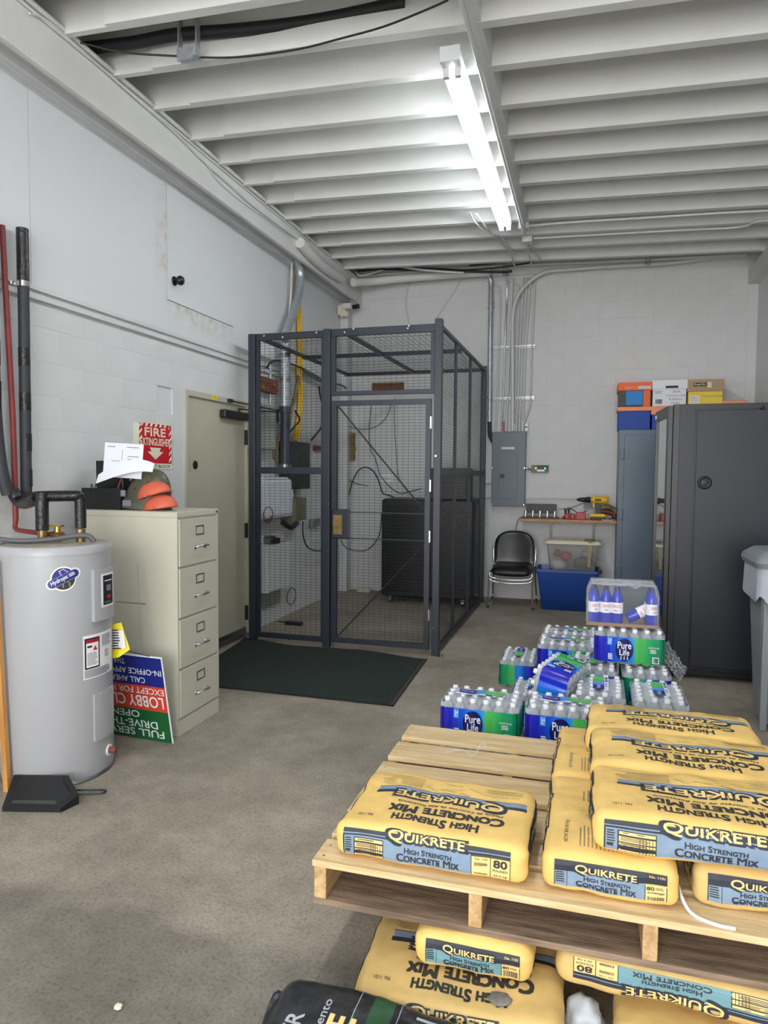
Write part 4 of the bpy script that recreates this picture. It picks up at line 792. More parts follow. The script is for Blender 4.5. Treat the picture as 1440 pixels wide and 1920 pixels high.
# on the cabinet
ZT = 1.318
bt = thing('letter_tray', 'stacked black letter trays on the filing cabinet left end', 'tray', (-2.865, 3.62, ZT))
for z in (0, .07): MB().box(-.13, .13, -.0, .012, z, z+.055).box(-.13, .13, .25, .262, z, z+.055).box(-.13, -.12, .012, .25, z, z+.055).box(-.12, .13, .012, .25, z, z+.006).obj('tray', 'black', bt)
MB().box(-.14, .14, -.006, .0, .0, .13).tube([(-.07, -.01, .12), (-.06, -.012, .155), (-.05, -.01, .12)], .003, 5).tube([(-.04, -.01, .12), (-.03, -.012, .155), (-.02, -.01, .12)], .003, 5).obj('front_bar', 'black', bt)
ff = thing('magazine_file', 'upright black magazine files behind the papers on cabinet', 'file holder', (-2.92, 3.78, ZT+.13))
ff.location = (-2.90, 3.83, ZT); ff.rotation_euler = (0, 0, D(90))
for i in range(2): bx('file', 'black_gloss', ff, -.09+.09*i, -.012+.09*i, -.1, .1, 0, .30+.06*i, bev=.004)
pp = MB(); pf = lambda a, b_, o: (-2.87+a+b_*.05, 3.64+.06*b_-o+.012*math.sin(a*9), ZT+.20+b_+a*-.05)
pp.grid(10, 6, lambda a, b_: pf(a*.27, b_*.21, 0)); pp.m(1); 
for i in range(4): put_rect(pp, pf, .16, .24, .13-.018*i, .134-.018*i, .001, 9)
put_rect(pp, pf, .02, .07, .185, .19, .001, 9); put_rect(pp, pf, .05, .11, .10, .103, .001, 9); put_rect(pp, pf, .15, .24, .185, .189, .001, 9); put_rect(pp, pf, .02, .06, .04, .043, .001, 9); put_rect(pp, pf, .12, .123, .11, .17, .001, 9)
tag(pp.obj('paper_sheet', ['paper', 'ink_grey']), 'white printed form standing up against the black files', 'paper')
pq = lambda u, v, w: (-2.87+.36*u, 3.60-.02*v+.05*u, ZT+.20+.095*math.sin(u*2.3)+w-.07*v*(math.sin(PI*u)*.4+.6))
ps_ = MB().grid(14, 4, lambda u, v: pq(u, v, .0)).grid(14, 4, lambda u, v: pq(u, v, .012)).grid(14, 1, lambda u, v: pq(u, 0, .012*v)).grid(1, 4, lambda u, v: pq(1, v, .012*u)).grid(14, 1, lambda u, v: pq(u, 1, .012*v))
tag(ps_.obj('paper_stack', 'paper'), 'bent stack of white papers draped over the olive helmet', 'paper')
hg = thing('safety_helmet', 'olive safety helmets with orange ear cups on the cabinet', 'helmet', (-2.625, 3.73, ZT))
dome = MB()
def domef(sc_, off, tilt, squash):
    def fn(u, v):
        a = PI*u; e = PI/2*v; x = -math.cos(a)*math.cos(e*0+0)*.0
        th = -PI*.5+PI*u; ph = PI*v
        X = .19*math.cos(ph)*sc_; Y = .11*math.sin(ph)*math.cos(th)*sc_*-1; Z = .17*math.sin(ph)*math.sin(th+PI/2)*sc_
        return X, Y, Z
    return fn
def shell(mb, rx, ry, rz, c, ang, a0=0, a1=PI, nu=20, nv=12):
    ca, sa = math.cos(ang), math.sin(ang)
    def fn(u, v):
        t = a0+(a1-a0)*u; p = -PI/2+PI*v
        X, Y, Z = rx*math.cos(t)*math.cos(p), ry*math.sin(p), rz*math.sin(t)*math.cos(p)
        return (c[0]+X*ca-Z*sa, c[1]+Y, max(.001, c[2]+X*sa+Z*ca))
    mb.grid(nu, nv, fn)
mb = MB(); shell(mb, .15, .10, .235, (.0, .0, .03), D(-24)); mb.obj('upper_shell', 'helmet_olive', hg)
mb = MB(); shell(mb, .19, .11, .10, (-.02, -.0, .005), D(-3)); mb.obj('lower_shell', 'helmet_olive', hg)
mb = MB(); mb.tube([(-.15*math.cos(t*PI/10)*.98-.03, -.06, .235*math.sin(t*PI/10)*.98+.05-.04*math.cos(t*PI/10)) for t in range(0, 8)], .006, 6); mb.obj('red_rim', 'pipe_red', hg)
for (cx1, cz1, an) in ((.10, .065, D(16)), (.14, -.012, D(8))):
    mb = MB(); shell(mb, .105, .075, .085, (cx1, -.055, cz1+.02), an); o = mb.obj('ear_cup', 'orange_foam', hg); so = o.modifiers.new('s', 'SOLIDIFY'); so.thickness = .006
for (x, z) in ((-.10, .10), (-.06, .04)): MB().box(x-.03, x+.03, -.115, -.10, z-.02, z+.02, bev=.006).obj('strap_pad', 'ink_grey', hg)
for x, z in ((-.04, .18), (-.02, .13), (.07, .17), (.1, .2)): MB().cyl((x, -.105, z), (x, -.09, z), .006, 8).obj('rivet', 'brass_dull', hg)

# ================= YARD SIGN =================
ys = thing('yard_sign', 'upside-down blue, red and green LOBBY yard sign between heater and cabinet', 'sign', (0, 0, 0))
br = Vector((-2.242, 3.414, .002)); eu = Vector((-.61, .035, 0)); ev = Vector((0, -.106, .523))
nn = eu.cross(ev).normalized(); nn = nn if nn.y < 0 else -nn
sf = lambda a, b_, o: tuple(br+eu*a+ev*b_+nn*o)          # a from the right edge, b upward
mb = MB(); mb.add([sf(a, b_, o) for o in (0, -.005) for a, b_ in ((0, 0), (1, 0), (1, 1), (0, 1))], [(0, 1, 2, 3), (7, 6, 5, 4), (0, 4, 5, 1), (1, 5, 6, 2), (2, 6, 7, 3), (3, 7, 4, 0)])
mb.m(1); put_rect(mb, sf, .012, 1, 0, .36, .0005, 9); mb.m(2); put_rect(mb, sf, .012, 1, .36, .65, .0005, 9); mb.m(3); put_rect(mb, sf, .012, 1, .65, .985, .0005, 9)
mb.m(0)
T = lambda body, a0, a1, b0, b1, **k: put_text(mb, lambda a, b_, o: sf(a, -b_, o), body, a0, a1, -b1, -b0, .001, **k)
T('FULL SERVICE', .09, .91, .04, .125, bold=.02); T('DRIVE-THRU', .15, .85, .145, .23, bold=.02); T('OPEN', .34, .66, .26, .34, bold=.02)
T('LOBBY CLOSED', .05, .95, .40, .53, bold=.02); T('EXCEPT FOR IN-OFFICE', .03, .97, .555, .625, bold=.01)
T('CALL AHEAD TO', .22, .78, .68, .745, bold=.01); T('IN-OFFICE APPOINTMENT', .03, .97, .78, .845, bold=.01); T('THANK YOU', .42, .8, .885, .95)
mb.obj('sign_board', ['coroplast', 'sign_green', 'sign_orange', 'sign_blue'], ys)
MB().tube([sf(.13, 1.0, 0), sf(.26, 1.02, 0), sf(.45, 1.05, 0)], .003, 5, sub=1).tube([sf(.19, 1.0, 0), (-2.40, 3.35, .62), (-2.47, 3.42, 1.02)], .003, 5, sub=1).tube([(-2.40, 3.39, .80), (-2.6, 3.40, .80)], .003, 5, sub=1).obj('wire_stake', 'steel', ys)

# ================= SHELF, CHAIR, TUBS =================
sh = thing('wall_shelf', 'wooden board shelf on wall brackets left of the blue-grey locker', 'shelf', (0, 0, 0))
bx('board', 'wood_shelf', sh, -.788, .322, 8.45, 8.79, .995, 1.027, bev=.003)
for x in (-.44, .055): MB().box(x-.012, x+.012, 8.765, 8.80, .55, .995).box(x-.01, x+.01, 8.55, 8.79, .975, .995).tube([(x, 8.56, .985), (x, 8.785, .70)], .008, 6, sub=1).obj('bracket', 'steel_white', sh)
ZS = 1.027
ss = thing('socket_set', 'open black case of chrome sockets on the shelf left end', 'tool set', (-.56, 8.55, ZS))
MB().box(-.20, .22, -.06, .06, 0, .02, bev=.004).obj('case_tray', 'black', ss)
MB().box(-.17, .19, .07, .10, .06, .17, bev=.004).box(-.17, .19, .062, .07, .08, .09).obj('case_lid', 'black', ss)
for i in range(7): bx('lid_rib', 'tray_dark', ss, -.16+i*.052, -.125+i*.052, .06, .07, .09, .165)
for i in range(5):
    for j in range(2): MB().cyl((-.165+i*.085, -.03+j*.05, .02), (-.165+i*.085, -.03+j*.05, .05+.03*j+.012*(i % 2)), .014+.003*j, 12).cyl((-.165+i*.085, -.03+j*.05, .05+.03*j), (-.165+i*.085, -.03+j*.05, .06+.03*j), .018, 12).obj('socket', 'chrome', ss)
sp = MB().cyl((0, 0, 0), (0, 0, .035), .05, 18).cyl((0, 0, .035), (0, 0, .10), .028, 16).cyl((0, 0, .10), (0, 0, .12), .036, 16).obj('metal_fitting', 'steel'); sp.location = (-.245, 8.57, ZS); tag(sp, 'silver metal flange fitting beside the socket case', 'fitting')
rd = thing('red_tool', 'small red tool with looping black cord on the shelf', 'tool', (-.15, 8.53, ZS)); MB().box(-.12, .0, -.04, .04, 0, .07, bev=.012).box(.01, .12, -.05, .04, 0, .085, bev=.008).obj('body', 'red_plastic', rd); MB().cyl((-.06, -.045, .035), (-.06, -.04, .035), .025, 14).obj('knob', 'maroon', rd)
for p, l in (('redcord', 'thin black cord looping over the red tool on shelf'), ('redcord2', 'thin black cord joining the red tool and the drill'), ): cable('cord', p, .005, 'black', l)
cable('cord', [(-.90, 8.74, .62), (-.86, 8.7, .85), (-.83, 8.6, .96), (-.80, 8.58, 1.02), (-.75, 8.57, 1.045)], .006, 'tape_tan', 'tan cord hanging off the shelf left end behind the chair')
cable('cord', [(-.34, 8.62, 1.14), (-.2, 8.66, 1.16), (-.05, 8.72, 1.22)], .006, 'tape_tan', 'tan cord from the socket case up to the wall outlet')
wo = thing('wall_outlet', 'small metal wall outlet box behind the yellow drill', 'outlet', (.0, 8.80, 1.14)); bx('box', 'eq_green', wo, -.06, .06, -.04, 0, 0, .10, bev=.004); bx('faceplate', 'panel_grey', wo, -.045, .045, -.043, -.04, .015, .085)
cdr = thing('cordless_drill', 'yellow and black cordless drill standing on the shelf', 'drill', (.10, 8.52, ZS))
MB().box(-.075, .085, -.055, .055, .0, .04, bev=.008).obj('battery', 'black', cdr); MB().box(-.085, .09, -.06, .06, .035, .075, bev=.012).obj('battery_mount', 'drill_yellow', cdr)
MB().prism([(-.02, .06), (.045, .06), (.03, .20), (-.035, .20)], lambda u, v, d: (u, d, v), -.02, .02).obj('grip', 'black', cdr); MB().prism([(-.05, .15), (-.02, .15), (-.03, .21), (-.055, .21)], lambda u, v, d: (u, d, v), -.012, .012).obj('trigger', 'drill_yellow', cdr)
MB().lathe([(.0, -.08), (.034, -.08), (.042, -.06), (.044, .08), (.036, .11), (0, .115)], 18, (0.01, 0, .235), 'x').obj('motor_housing', 'drill_yellow', cdr)
MB().lathe([(.0, -.24), (.008, -.235), (.024, -.20), (.027, -.16), (.027, -.13), (.034, -.125), (.034, -.08), (0, -.08)], 18, (0, 0, .235), 'x').obj('chuck', 'black', cdr)
bx('name_plate', 'black', cdr, -.03, .04, -.046, -.04, .222, .248)
sd = thing('power_sander', 'maroon and olive power tool lying at the shelf right end', 'power tool', (.26, 8.56, ZS))
MB().tube([(-.12, 0, .14), (-.05, 0, .155), (.03, 0, .12), (.04, -.02, .06)], .03, 12).obj('olive_body', 'camo', sd); MB().tube([(-.16, .0, .10), (-.08, 0, .10), (.01, 0, .08), (.04, 0, .035)], .032, 12).obj('maroon_body', 'maroon', sd)
MB().tube([(-.1, -.06, .004), (0, -.05, .02), (.06, 0, .03)], .006, 6).obj('cord', 'black', sd); 
pl_ = MB().cyl((0, 0, 0), (0, 0, .012), .08, 20, r1=.09).obj('dish', 'eq_white'); pl_.location = (.21, 8.53, ZS); tag(pl_, 'round pale plastic lid under the maroon tool on shelf', 'lid')
# chair
ch = thing('stacking_chair', 'black padded stacking chair with chrome sled frame under breaker panel', 'chair', (-.845, 8.33, 0))
mb = MB()
def cush(mb, fn, nu=16, nv=12, th=.03): mb.grid(nu, nv, lambda u, v: fn(u, v, th)); mb.grid(nu, nv, lambda u, v: fn(u, v, -th))
def backf(u, v, t):
    U, V = 2*u-1, 2*v-1; k = max(0, 1-abs(U)**4)*max(0, 1-abs(V)**4); w = .235*(1-.10*max(0, V)**3-.03*max(0, -V)); ex = (1-abs(U)**3.5*.0)
    zc = .67+.20*V*(1-.28*abs(U)**3.2 if V > 0 else 1-.05*abs(U)**3); return (w*U*(1-.10*max(0, V)**4), .17+.05*V+.03*(U*U)*-1+t*k**.35, zc)
cush(mb, backf, 20, 16, .022); mb.obj('backrest', 'black_gloss', ch)
def seatf(u, v, t):
    U, V = 2*u-1, 2*v-1; k = max(0, 1-abs(U)**4)*max(0, 1-abs(V)**4); return (.235*U*(1-.06*V*V), -.03+.22*V, .44+t*k**.35-.03*max(0, -V-.3)-.015*(1-U*U)*.5)
mb = MB(); cush(mb, seatf, 18, 16, .058); mb.obj('seat', 'black_gloss', ch)
for s in (-1, 1):
    MB().tube([(s*.255, -.23, .015), (s*.245, -.23, .36), (s*.24, -.2, .42), (s*.24, .1, .42), (s*.25, .16, .56), (s*.252, .17, .68)], .011, 8, sub=3).obj('leg', 'chrome', ch)
    MB().tube([(s*.26, -.25, .014), (s*.265, .22, .014), (s*.25, .17, .3), (s*.245, .14, .42)], .011, 8, sub=3).obj('leg', 'chrome', ch)
    MB().cyl((s*.258, -.26, .012), (s*.258, -.21, .012), .018, 10).obj('foot_glide', 'black_rubber', ch)
for z, dz in ((.34, 0), (.30, 0)): MB().tube([(-.245, -.23, z+.05), (-.2, -.235, z+.01), (0, -.24, z-.005), (.2, -.235, z+.01), (.245, -.23, z+.05)], .008, 8).obj('crossbar', 'chrome', ch)
bx('seat_pan', 'bag_silver', ch, -.2, .2, -.2, .15, .375, .40, bev=.01)
# blue tote and clear tub
def tote(name, label, cat, c, w0, w1, d0, d1, z0, z1, m, rimm, r=.03):
    t = thing(name, label, cat, (c[0], c[1], z0)); h = z1-z0
    def ring(w, d, z, n=6):
        out = []
        for q, (sx, sy) in enumerate(((1, 1), (-1, 1), (-1, -1), (1, -1))):
            for i in range(n+1): a = PI/2*q+PI/2*i/n; out.append((sx*(w/2-r)+r*math.cos(a), sy*(d/2-r)+r*math.sin(a), z))
        return out
    def loft(rings, caps=True):
        n = len(rings[0]); vs = [p for rr in rings for p in rr]; fs = [(j*n+i, j*n+(i+1) % n, (j+1)*n+(i+1) % n, (j+1)*n+i) for j in range(len(rings)-1) for i in range(n)]
        return vs, fs, n
    vs, fs, n = loft([ring(w0, d0, 0), ring(w1, d1, h)]); MB().add(vs, fs+[tuple(range(n-1, -1, -1))], True).obj('tub', m, t)
    vs, fs, n = loft([ring(w1, d1, h-.03), ring(w1+.03, d1+.03, h-.028), ring(w1+.03, d1+.03, h), ring(w1-.005, d1-.005, h)]); MB().add(vs, fs).obj('rim', rimm, t)
    return t, ring, loft
t, ring, loft = tote('storage_tote', 'large open blue plastic tote on the floor under shelf', 'storage tote', (-.215, 8.36), .56, .68, .36, .44, 0, .47, 'tub_blue', 'tub_blue')
for s in (-1, 1): MB().box(s*.35-.03, s*.35+.03, -.08, .08, .43, .455, bev=.008).obj('handle', 'black', t)
t, ring, loft = tote('clear_tub', 'clear plastic tub with cream lid standing in the blue tote', 'storage tub', (-.165, 8.42), .50, .58, .28, .33, .42, .775, 'tub_clear', 'tub_clear', .04)
vs, fs, n = loft([ring(.60, .35, .335), ring(.64, .38, .34), ring(.64, .38, .352), ring(.58, .33, .375)]); MB().add(vs, fs+[tuple(range(3*n, 4*n))]).obj('lid', 'lid_cream', t)
MB().grid(2, 10, lambda u, v: (.17+.05*u-.02*v*u, -.175-.012*min(1, v*4)-.0*v, .385-.30*v if v > .1 else .385)).grid(2, 3, lambda u, v: (.13+.12*u, -.18+.3*v, .378)).obj('tape_flap', 'tape_tan', t)
def blob(name, m, c, r, label, cat, seed=0, sq=(1, 1, 1)):
    bm = bmesh.new(); bmesh.ops.create_icosphere(bm, subdivisions=3, radius=1)
    for v in bm.verts: n = 1+.35*noise.noise(v.co*2.2+Vector((seed, 0, 0))); v.co = Vector((v.co.x*r*sq[0]*n, v.co.y*r*sq[1]*n, v.co.z*r*sq[2]*n))
    me = bpy.data.meshes.new(name); bm.to_mesh(me); bm.free(); me.materials.append(M[m]); [setattr(p, 'use_smooth', True) for p in me.polygons]
    o = link(name, me, None, c); return tag(o, label, cat)
blob('rag', 'white', (-.32, 8.36, .50), .07, 'crumpled white rag inside the clear tub', 'rag', 1, (1.1, .8, .9))
blob('rag', 'red_plastic', (-.24, 8.42, .60), .06, 'crumpled red cloth inside the clear tub', 'rag', 2, (1.1, .8, .8))
blob('rag', 'pipe_red', (-.34, 8.45, .63), .045, 'dull red bundle at the left side in the clear tub', 'rag', 6, (1, .8, 1))
blob('rag', 'grey_cable', (-.05, 8.43, .53), .08, 'grey bundled hose heaped in the clear tub', 'rag', 4, (1.4, .8, .8))
blob('rag', 'bag_silver', (.0, 8.44, .63), .05, 'pale crumpled sheet at the right of the clear tub', 'rag', 8, (1.4, .8, .9))

# ================= LOCKER AND BOXES =================
lk = thing('locker', 'tall blue-grey steel locker cabinet against the back wall', 'locker', (0, 0, 0))
bx('body', 'locker_blue', lk, .312, 1.60, 8.31, 8.78, .0, 2.06, bev=.003)
for i, (a, c) in enumerate(((.372, .955), (.965, 1.55))):
    d_ = bx('door', 'locker_blue', lk, a, c, 8.296, 8.312, .06, 2.0, bev=.003)
    for z in (1.79, 1.11, .45): MB().box(a-.045, a-.004, 8.292, 8.31, z-.06, z+.06, bev=.004).box(a+.006, a+.05, 8.29, 8.297, z-.06, z+.06, bev=.002).obj('hinge', 'locker_blue', d_)
def carton(label, x0, w, z0, h, mb_, ml, y0=8.34, d=.36, lid=.09, fn=None, extra=None):
    t = thing('storage_box', label, 'box', (x0, y0, z0)); lidh = lid
    bx('carton', mb_, t, 0, w, 0, d, 0, h-.02, bev=.003)
    bx('lid', ml, t, -.012, w+.012, -.012, d+.012, h-lid, h, bev=.003)
    if fn: fn(t, lambda u, v, o: (u, -.0008-o, v), lambda u, v, o: (u, -.0128-o, v), w, h)
    return t
def fa(t, f, g, w, h):
    mb = MB(); put_rect(mb, f, 0, .03, 0, h-.09, 0, 9); mb.m(1); put_rect(mb, f, .075, .25, .02, h-.095, .0006, 9); mb.m(2); put_rect(mb, f, .258, w-.01, .0, h-.09, .0004, 9)
    mb.m(3); put_text(mb, g, 'STORAGE BOX', .06, .18, h-.06, h-.05, .0004); put_text(mb, g, 'box', .08, .12, h-.075, h-.065, .0004); put_rect(mb, g, .2, .33, h-.075, h-.045, .0003, 9); mb.m(1); put_text(mb, g, 'FELLOW BOX', .205, .325, h-.07, h-.05, .0008)
    mb.m(0); put_rect(mb, f, -.0, .0101, 0, .0101, 0, 9); mb.obj('printing', ['black', 'box_ltblue', 'box_orange', 'box_white'], t)
def fb(t, f, g, w, h):
    mb = MB(); put_rect(mb, g, .13, .26, h-.09, h-.065, .0003, 9); put_text(mb, f, 'BANKERS', .02, .10, .155, .167, .0004, bold=.02); put_text(mb, f, 'BOX', .03, .09, .138, .15, .0004, bold=.02); barcode(mb, f, .03, .10, .025, .075, .0004)
    mb.m(1); put_text(mb, f, '2024', .20, .28, .145, .17, .0004, shear=.2); put_text(mb, f, 'Trustcourt Stubs', .14, .35, .105, .128, .0004, shear=.2); put_text(mb, f, '& Balance', .17, .31, .065, .088, .0004, shear=.2); put_text(mb, f, 'Sheets', .19, .28, .022, .046, .0004, shear=.2); mb.obj('printing', ['ink_black', 'ink_grey'], t)
def fy(t, f, g, w, h):
    mb = MB(); put_rect(mb, g, .05, .18, h-.075, h-.035, .0003, 9); mb.m(1); put_text(mb, g, 'RepNit', .06, .17, h-.07, h-.042, .0008, bold=.02); put_rect(mb, g, .19, .23, h-.09, h-.03, .0003, 9)
    mb.m(2); put_rect(mb, f, .015, .12, .02, .11, .0004, 9); mb.m(3); put_text(mb, f, '2021', .03, .08, .075, .092, .0008); put_text(mb, f, 'Payment', .03, .1, .05, .066, .0008); put_text(mb, f, 'Payment Receipts', .14, .35, .085, .11, .0004, shear=.1)
    mb.obj('printing', ['ink_black', 'lid_cream', 'lid_cream', 'ink_grey'], t)
ZL = 2.062
carton('blue storage box with orange lid, lower left on the locker', .30, .335, ZL, .255, 'box_blue', 'box_orange_lt', lid=.045)
carton('orange-lidded box with pale blue panel, topmost at the left', .30, .34, ZL+.257, .27, 'black', 'box_orange', fn=fa)
carton('blue box with orange lid under the white box on locker', .655, .34, ZL, .255, 'box_blue', 'box_orange_lt')
carton('white lidded records box with handwriting on the locker top', .655, .345, ZL+.257, .285, 'box_white', 'box_white', fn=fb, lid=.10)
carton('blue box with orange lid hidden below the yellow box', 1.01, .33, ZL, .255, 'box_blue', 'box_orange_lt')
carton('yellow box with brown cardboard lid on the locker', 1.02, .345, ZL+.257, .28, 'box_yellow', 'cardboard', fn=fy, lid=.13)
carton('orange-lidded box at the right end of the locker top', 1.37, .22, ZL, .30, 'box_blue', 'box_orange_lt')

# ================= BLACK RACK CABINET =================
rk = thing('rack_cabinet', 'tall black network rack cabinet at the right edge', 'rack cabinet', (.6, 5.70, 0))
MB().box(0, 1.07, .012, .6, .07, 2.088, bev=.004).box(.02, 1.05, .03, .58, .03, .07).obj('body', 'rack_dark', rk)
bx('side_panel', 'rack_black', rk, .165, 1.04, 0, .014, .10, 2.04, bev=.003)
bx('side_trim', 'rack_black', rk, .045, .155, .004, .014, .085, 2.07, bev=.002)
bx('top_trim', 'rack_black', rk, .045, 1.07, .003, .014, 2.05, 2.075)
MB().lathe([(.048, 0), (.05, -.004), (.032, -.006), (.03, 0), (.024, -.003), (0, -.002)], 24, (.23, -.001, 1.50), 'y').obj('recessed_handle', 'black', rk)
rk.children[-1] if rk.children else None
MB().lathe([(.016, 0), (.016, -.006), (0, -.006)], 14, (.60, 0, 2.05), 'y').obj('lock', 'black', rk)
gd = MB(); dn = Vector((-.07, 1, 0)).normalized()
gfn = lambda w, t, z: (-.004-.07*w-t*.99, .014+w, z)
for a in ((0, .075, .08, 2.08), (.545, .60, .08, 2.08), (.075, .545, .08, .16), (.075, .545, 2.0, 2.08)):
    gd.add([gfn(w, t, z) for w in (a[0], a[1]) for t in (0, .03) for z in (a[2], a[3])], [(0, 1, 3, 2), (4, 6, 7, 5), (0, 4, 5, 1), (2, 3, 7, 6), (0, 2, 6, 4), (1, 5, 7, 3)])
gdo = gd.obj('glass_door', 'rack_dark', rk)
MB().add([gfn(w, t, z) for w in (.075, .545) for t in (.012, .018) for z in (.16, 2.0)], [(0, 1, 3, 2), (4, 6, 7, 5), (0, 4, 5, 1), (2, 3, 7, 6), (0, 2, 6, 4), (1, 5, 7, 3)]).obj('glass_pane', 'mirror_glass', gdo)
MB().add([gfn(w, t, z) for w in (.555, .59) for t in (.03, .034) for z in (2.02, 2.05)], [(0, 1, 3, 2), (4, 6, 7, 5), (0, 4, 5, 1), (2, 3, 7, 6), (0, 2, 6, 4), (1, 5, 7, 3)]).obj('badge', 'white', gdo)
for x, y in ((.06, .06), (1.0, .06), (.06, .54), (1.0, .54)): MB().cyl((x-.012, y, .03), (x+.012, y, .03), .03, 12).obj('caster', 'black_rubber', rk)

# ================= BIN =================
bn = thing('waste_bin', 'grey plastic waste bin with pale liner at the right edge', 'bin', (1.22, 4.85, 0))
def rrect(w, d, z, r=.06, n=5):
    return [(sx*(w/2-r)+r*math.cos(PI/2*q+PI/2*i/n), sy*(d/2-r)+r*math.sin(PI/2*q+PI/2*i/n), z) for q, (sx, sy) in enumerate(((1, 1), (-1, 1), (-1, -1), (1, -1))) for i in range(n+1)]
def loftmb(rings, cap=True):
    n = len(rings[0]); mb = MB(); mb.add([p for r in rings for p in r], [(j*n+i, j*n+(i+1) % n, (j+1)*n+(i+1) % n, (j+1)*n+i) for j in range(len(rings)-1) for i in range(n)]+([tuple(range(n-1, -1, -1)), tuple(range((len(rings)-1)*n, len(rings)*n))] if cap else [])); return mb
loftmb([rrect(.33, .30, .03), rrect(.40, .42, .80), rrect(.42, .44, .86)]).obj('body', 'bin_grey', bn)
for x in (-.17, .17): MB().box(x-.02, x+.02, -.19, -.155, .0, .78, bev=.006).obj('leg_rib', 'bin_grey', bn)
mb = MB(); pr = rrect(.46, .49, 0, .07, 8); n = len(pr)
for j in range(9):
    z = 1.03-.22*j/8
    for i, p in enumerate(pr): s = 1+.012*math.sin(i*2.1)*j/8+.02*j/8; mb.v.append((p[0]*s, p[1]*s, z+(.02*math.sin(i*.9+1) if j == 8 else 0)))
mb.f += [(j*n+i, j*n+(i+1) % n, (j+1)*n+(i+1) % n, (j+1)*n+i) for j in range(8) for i in range(n)]; mb.mi += [0]*(8*n); mb.sm += [True]*(8*n); mb.obj('liner_bag', 'bin_bag', bn)
loftmb([rrect(.48, .51, 1.0), rrect(.50, .53, 1.03), rrect(.48, .51, 1.06), rrect(.38, .42, 1.10)]).obj('lid', 'bin_grey', bn)

# ================= BOTTLED WATER =================
def bottle_mesh():
    return MB().lathe([(.0, 0), (.026, 0), (.031, .008), (.0315, .04), (.029, .055), (.0315, .07), (.0315, .115), (.029, .125), (.0315, .135), (.027, .155), (.016, .178), (.0125, .186), (.0125, .192)], 12).mesh('bottle', 'bottle_clear')
BM = bottle_mesh(); CM_ = MB().lathe([(.0145, .188), (.0148, .204), (.0125, .208), (0, .208)], 10).mesh('cap', 'cap_white')
PW, PD = .392, .262
def per(t, w=PW, d=PD):                       # perimeter walk starting at front-left, with a scallop for each bottle
    L = [w, d, w, d]; tot = sum(L); s = t*tot
    for k in range(4):
        if s <= L[k]+1e-9 or k == 3:
            q = s/L[k]; n = 6 if k % 2 == 0 else 4; sc_ = .007*(abs(math.cos(PI*q*n+PI/2))-.3); e = .012*(1-min(1, min(q, 1-q)*n*2))
            o = sc_-e
            if k == 0: return (-w/2+w*q, -d/2-o), q
            if k == 1: return (w/2+o, -d/2+d*q), 1.0+0*q
            if k == 2: return (w/2-w*q, d/2+o), q
            return (-w/2-o, d/2-d*q), 0
        s -= L[k]
def print_u(k, q): return q if k in (0, 2) else 0
def band_mesh():
    mb = MB(); n = 220; H = (.012, .035, .065, .1, .135, .162); us = []
    L = [PW, PD, PW, PD]; tot = sum(L)
    for i in range(n+1):
        t = i/n; (x, y), q = per(t); s = t*tot
        if s < PW: u = s/PW
        elif s < PW+PD: u = 1-(s-PW)/PD
        elif s < 2*PW+PD: u = (s-PW-PD)/PW
        else: u = 1-(s-2*PW-PD)/PD
        for j, z in enumerate(H): mb.v.append((x*(1-.012*(j in (0, 5))), y*(1-.012*(j in (0, 5))), z)); us.append((u, z))
    m = len(H)
    for i in range(n):
        for j in range(m-1): mb.f.append((i*m+j, (i+1)*m+j, (i+1)*m+j+1, i*m+j+1)); mb.mi.append(0); mb.sm.append(True)
    me = mb.mesh('printed_film', 'print_band'); uvl = me.uv_layers.new(name='print')
    for p in me.polygons:
        hi = max(us[me.loops[l].vertex_index][0] for l in p.loop_indices)
        for l in p.loop_indices:
            u_, v_ = us[me.loops[l].vertex_index]
            uvl.data[l].uv = (u_, v_)
    return me
BAND = band_mesh()
def film_mesh():
    mb = MB(); nx, ny = 36, 24
    def fn(u, v):
        x, y = -PW/2+PW*u, -PD/2+PD*v; fx = abs(math.cos(PI*(u*6))); fy = abs(math.cos(PI*(v*4)))
        e = min(u, 1-u)*6; g = min(v, 1-v)*4; edge = min(1, e*1.1, g*1.1)
        z = .2095-.016*max(fx, fy)**2-.03*(1-edge)**2; return (x*(.98), y*.98, z+.002*noise.noise(Vector((x*60, y*60, 0))))
    mb.grid(nx, ny, fn)
    n = 110
    for i in range(n): pass
    mb.grid(n, 4, lambda t, v: ((lambda p: (p[0]*(1.0-.02*v), p[1]*(1-.02*v), .162+(.026)*v))(per(min(t, .99999))[0])))
    return mb.mesh('shrink_film', 'wrap_clear')
FILM = film_mesh()
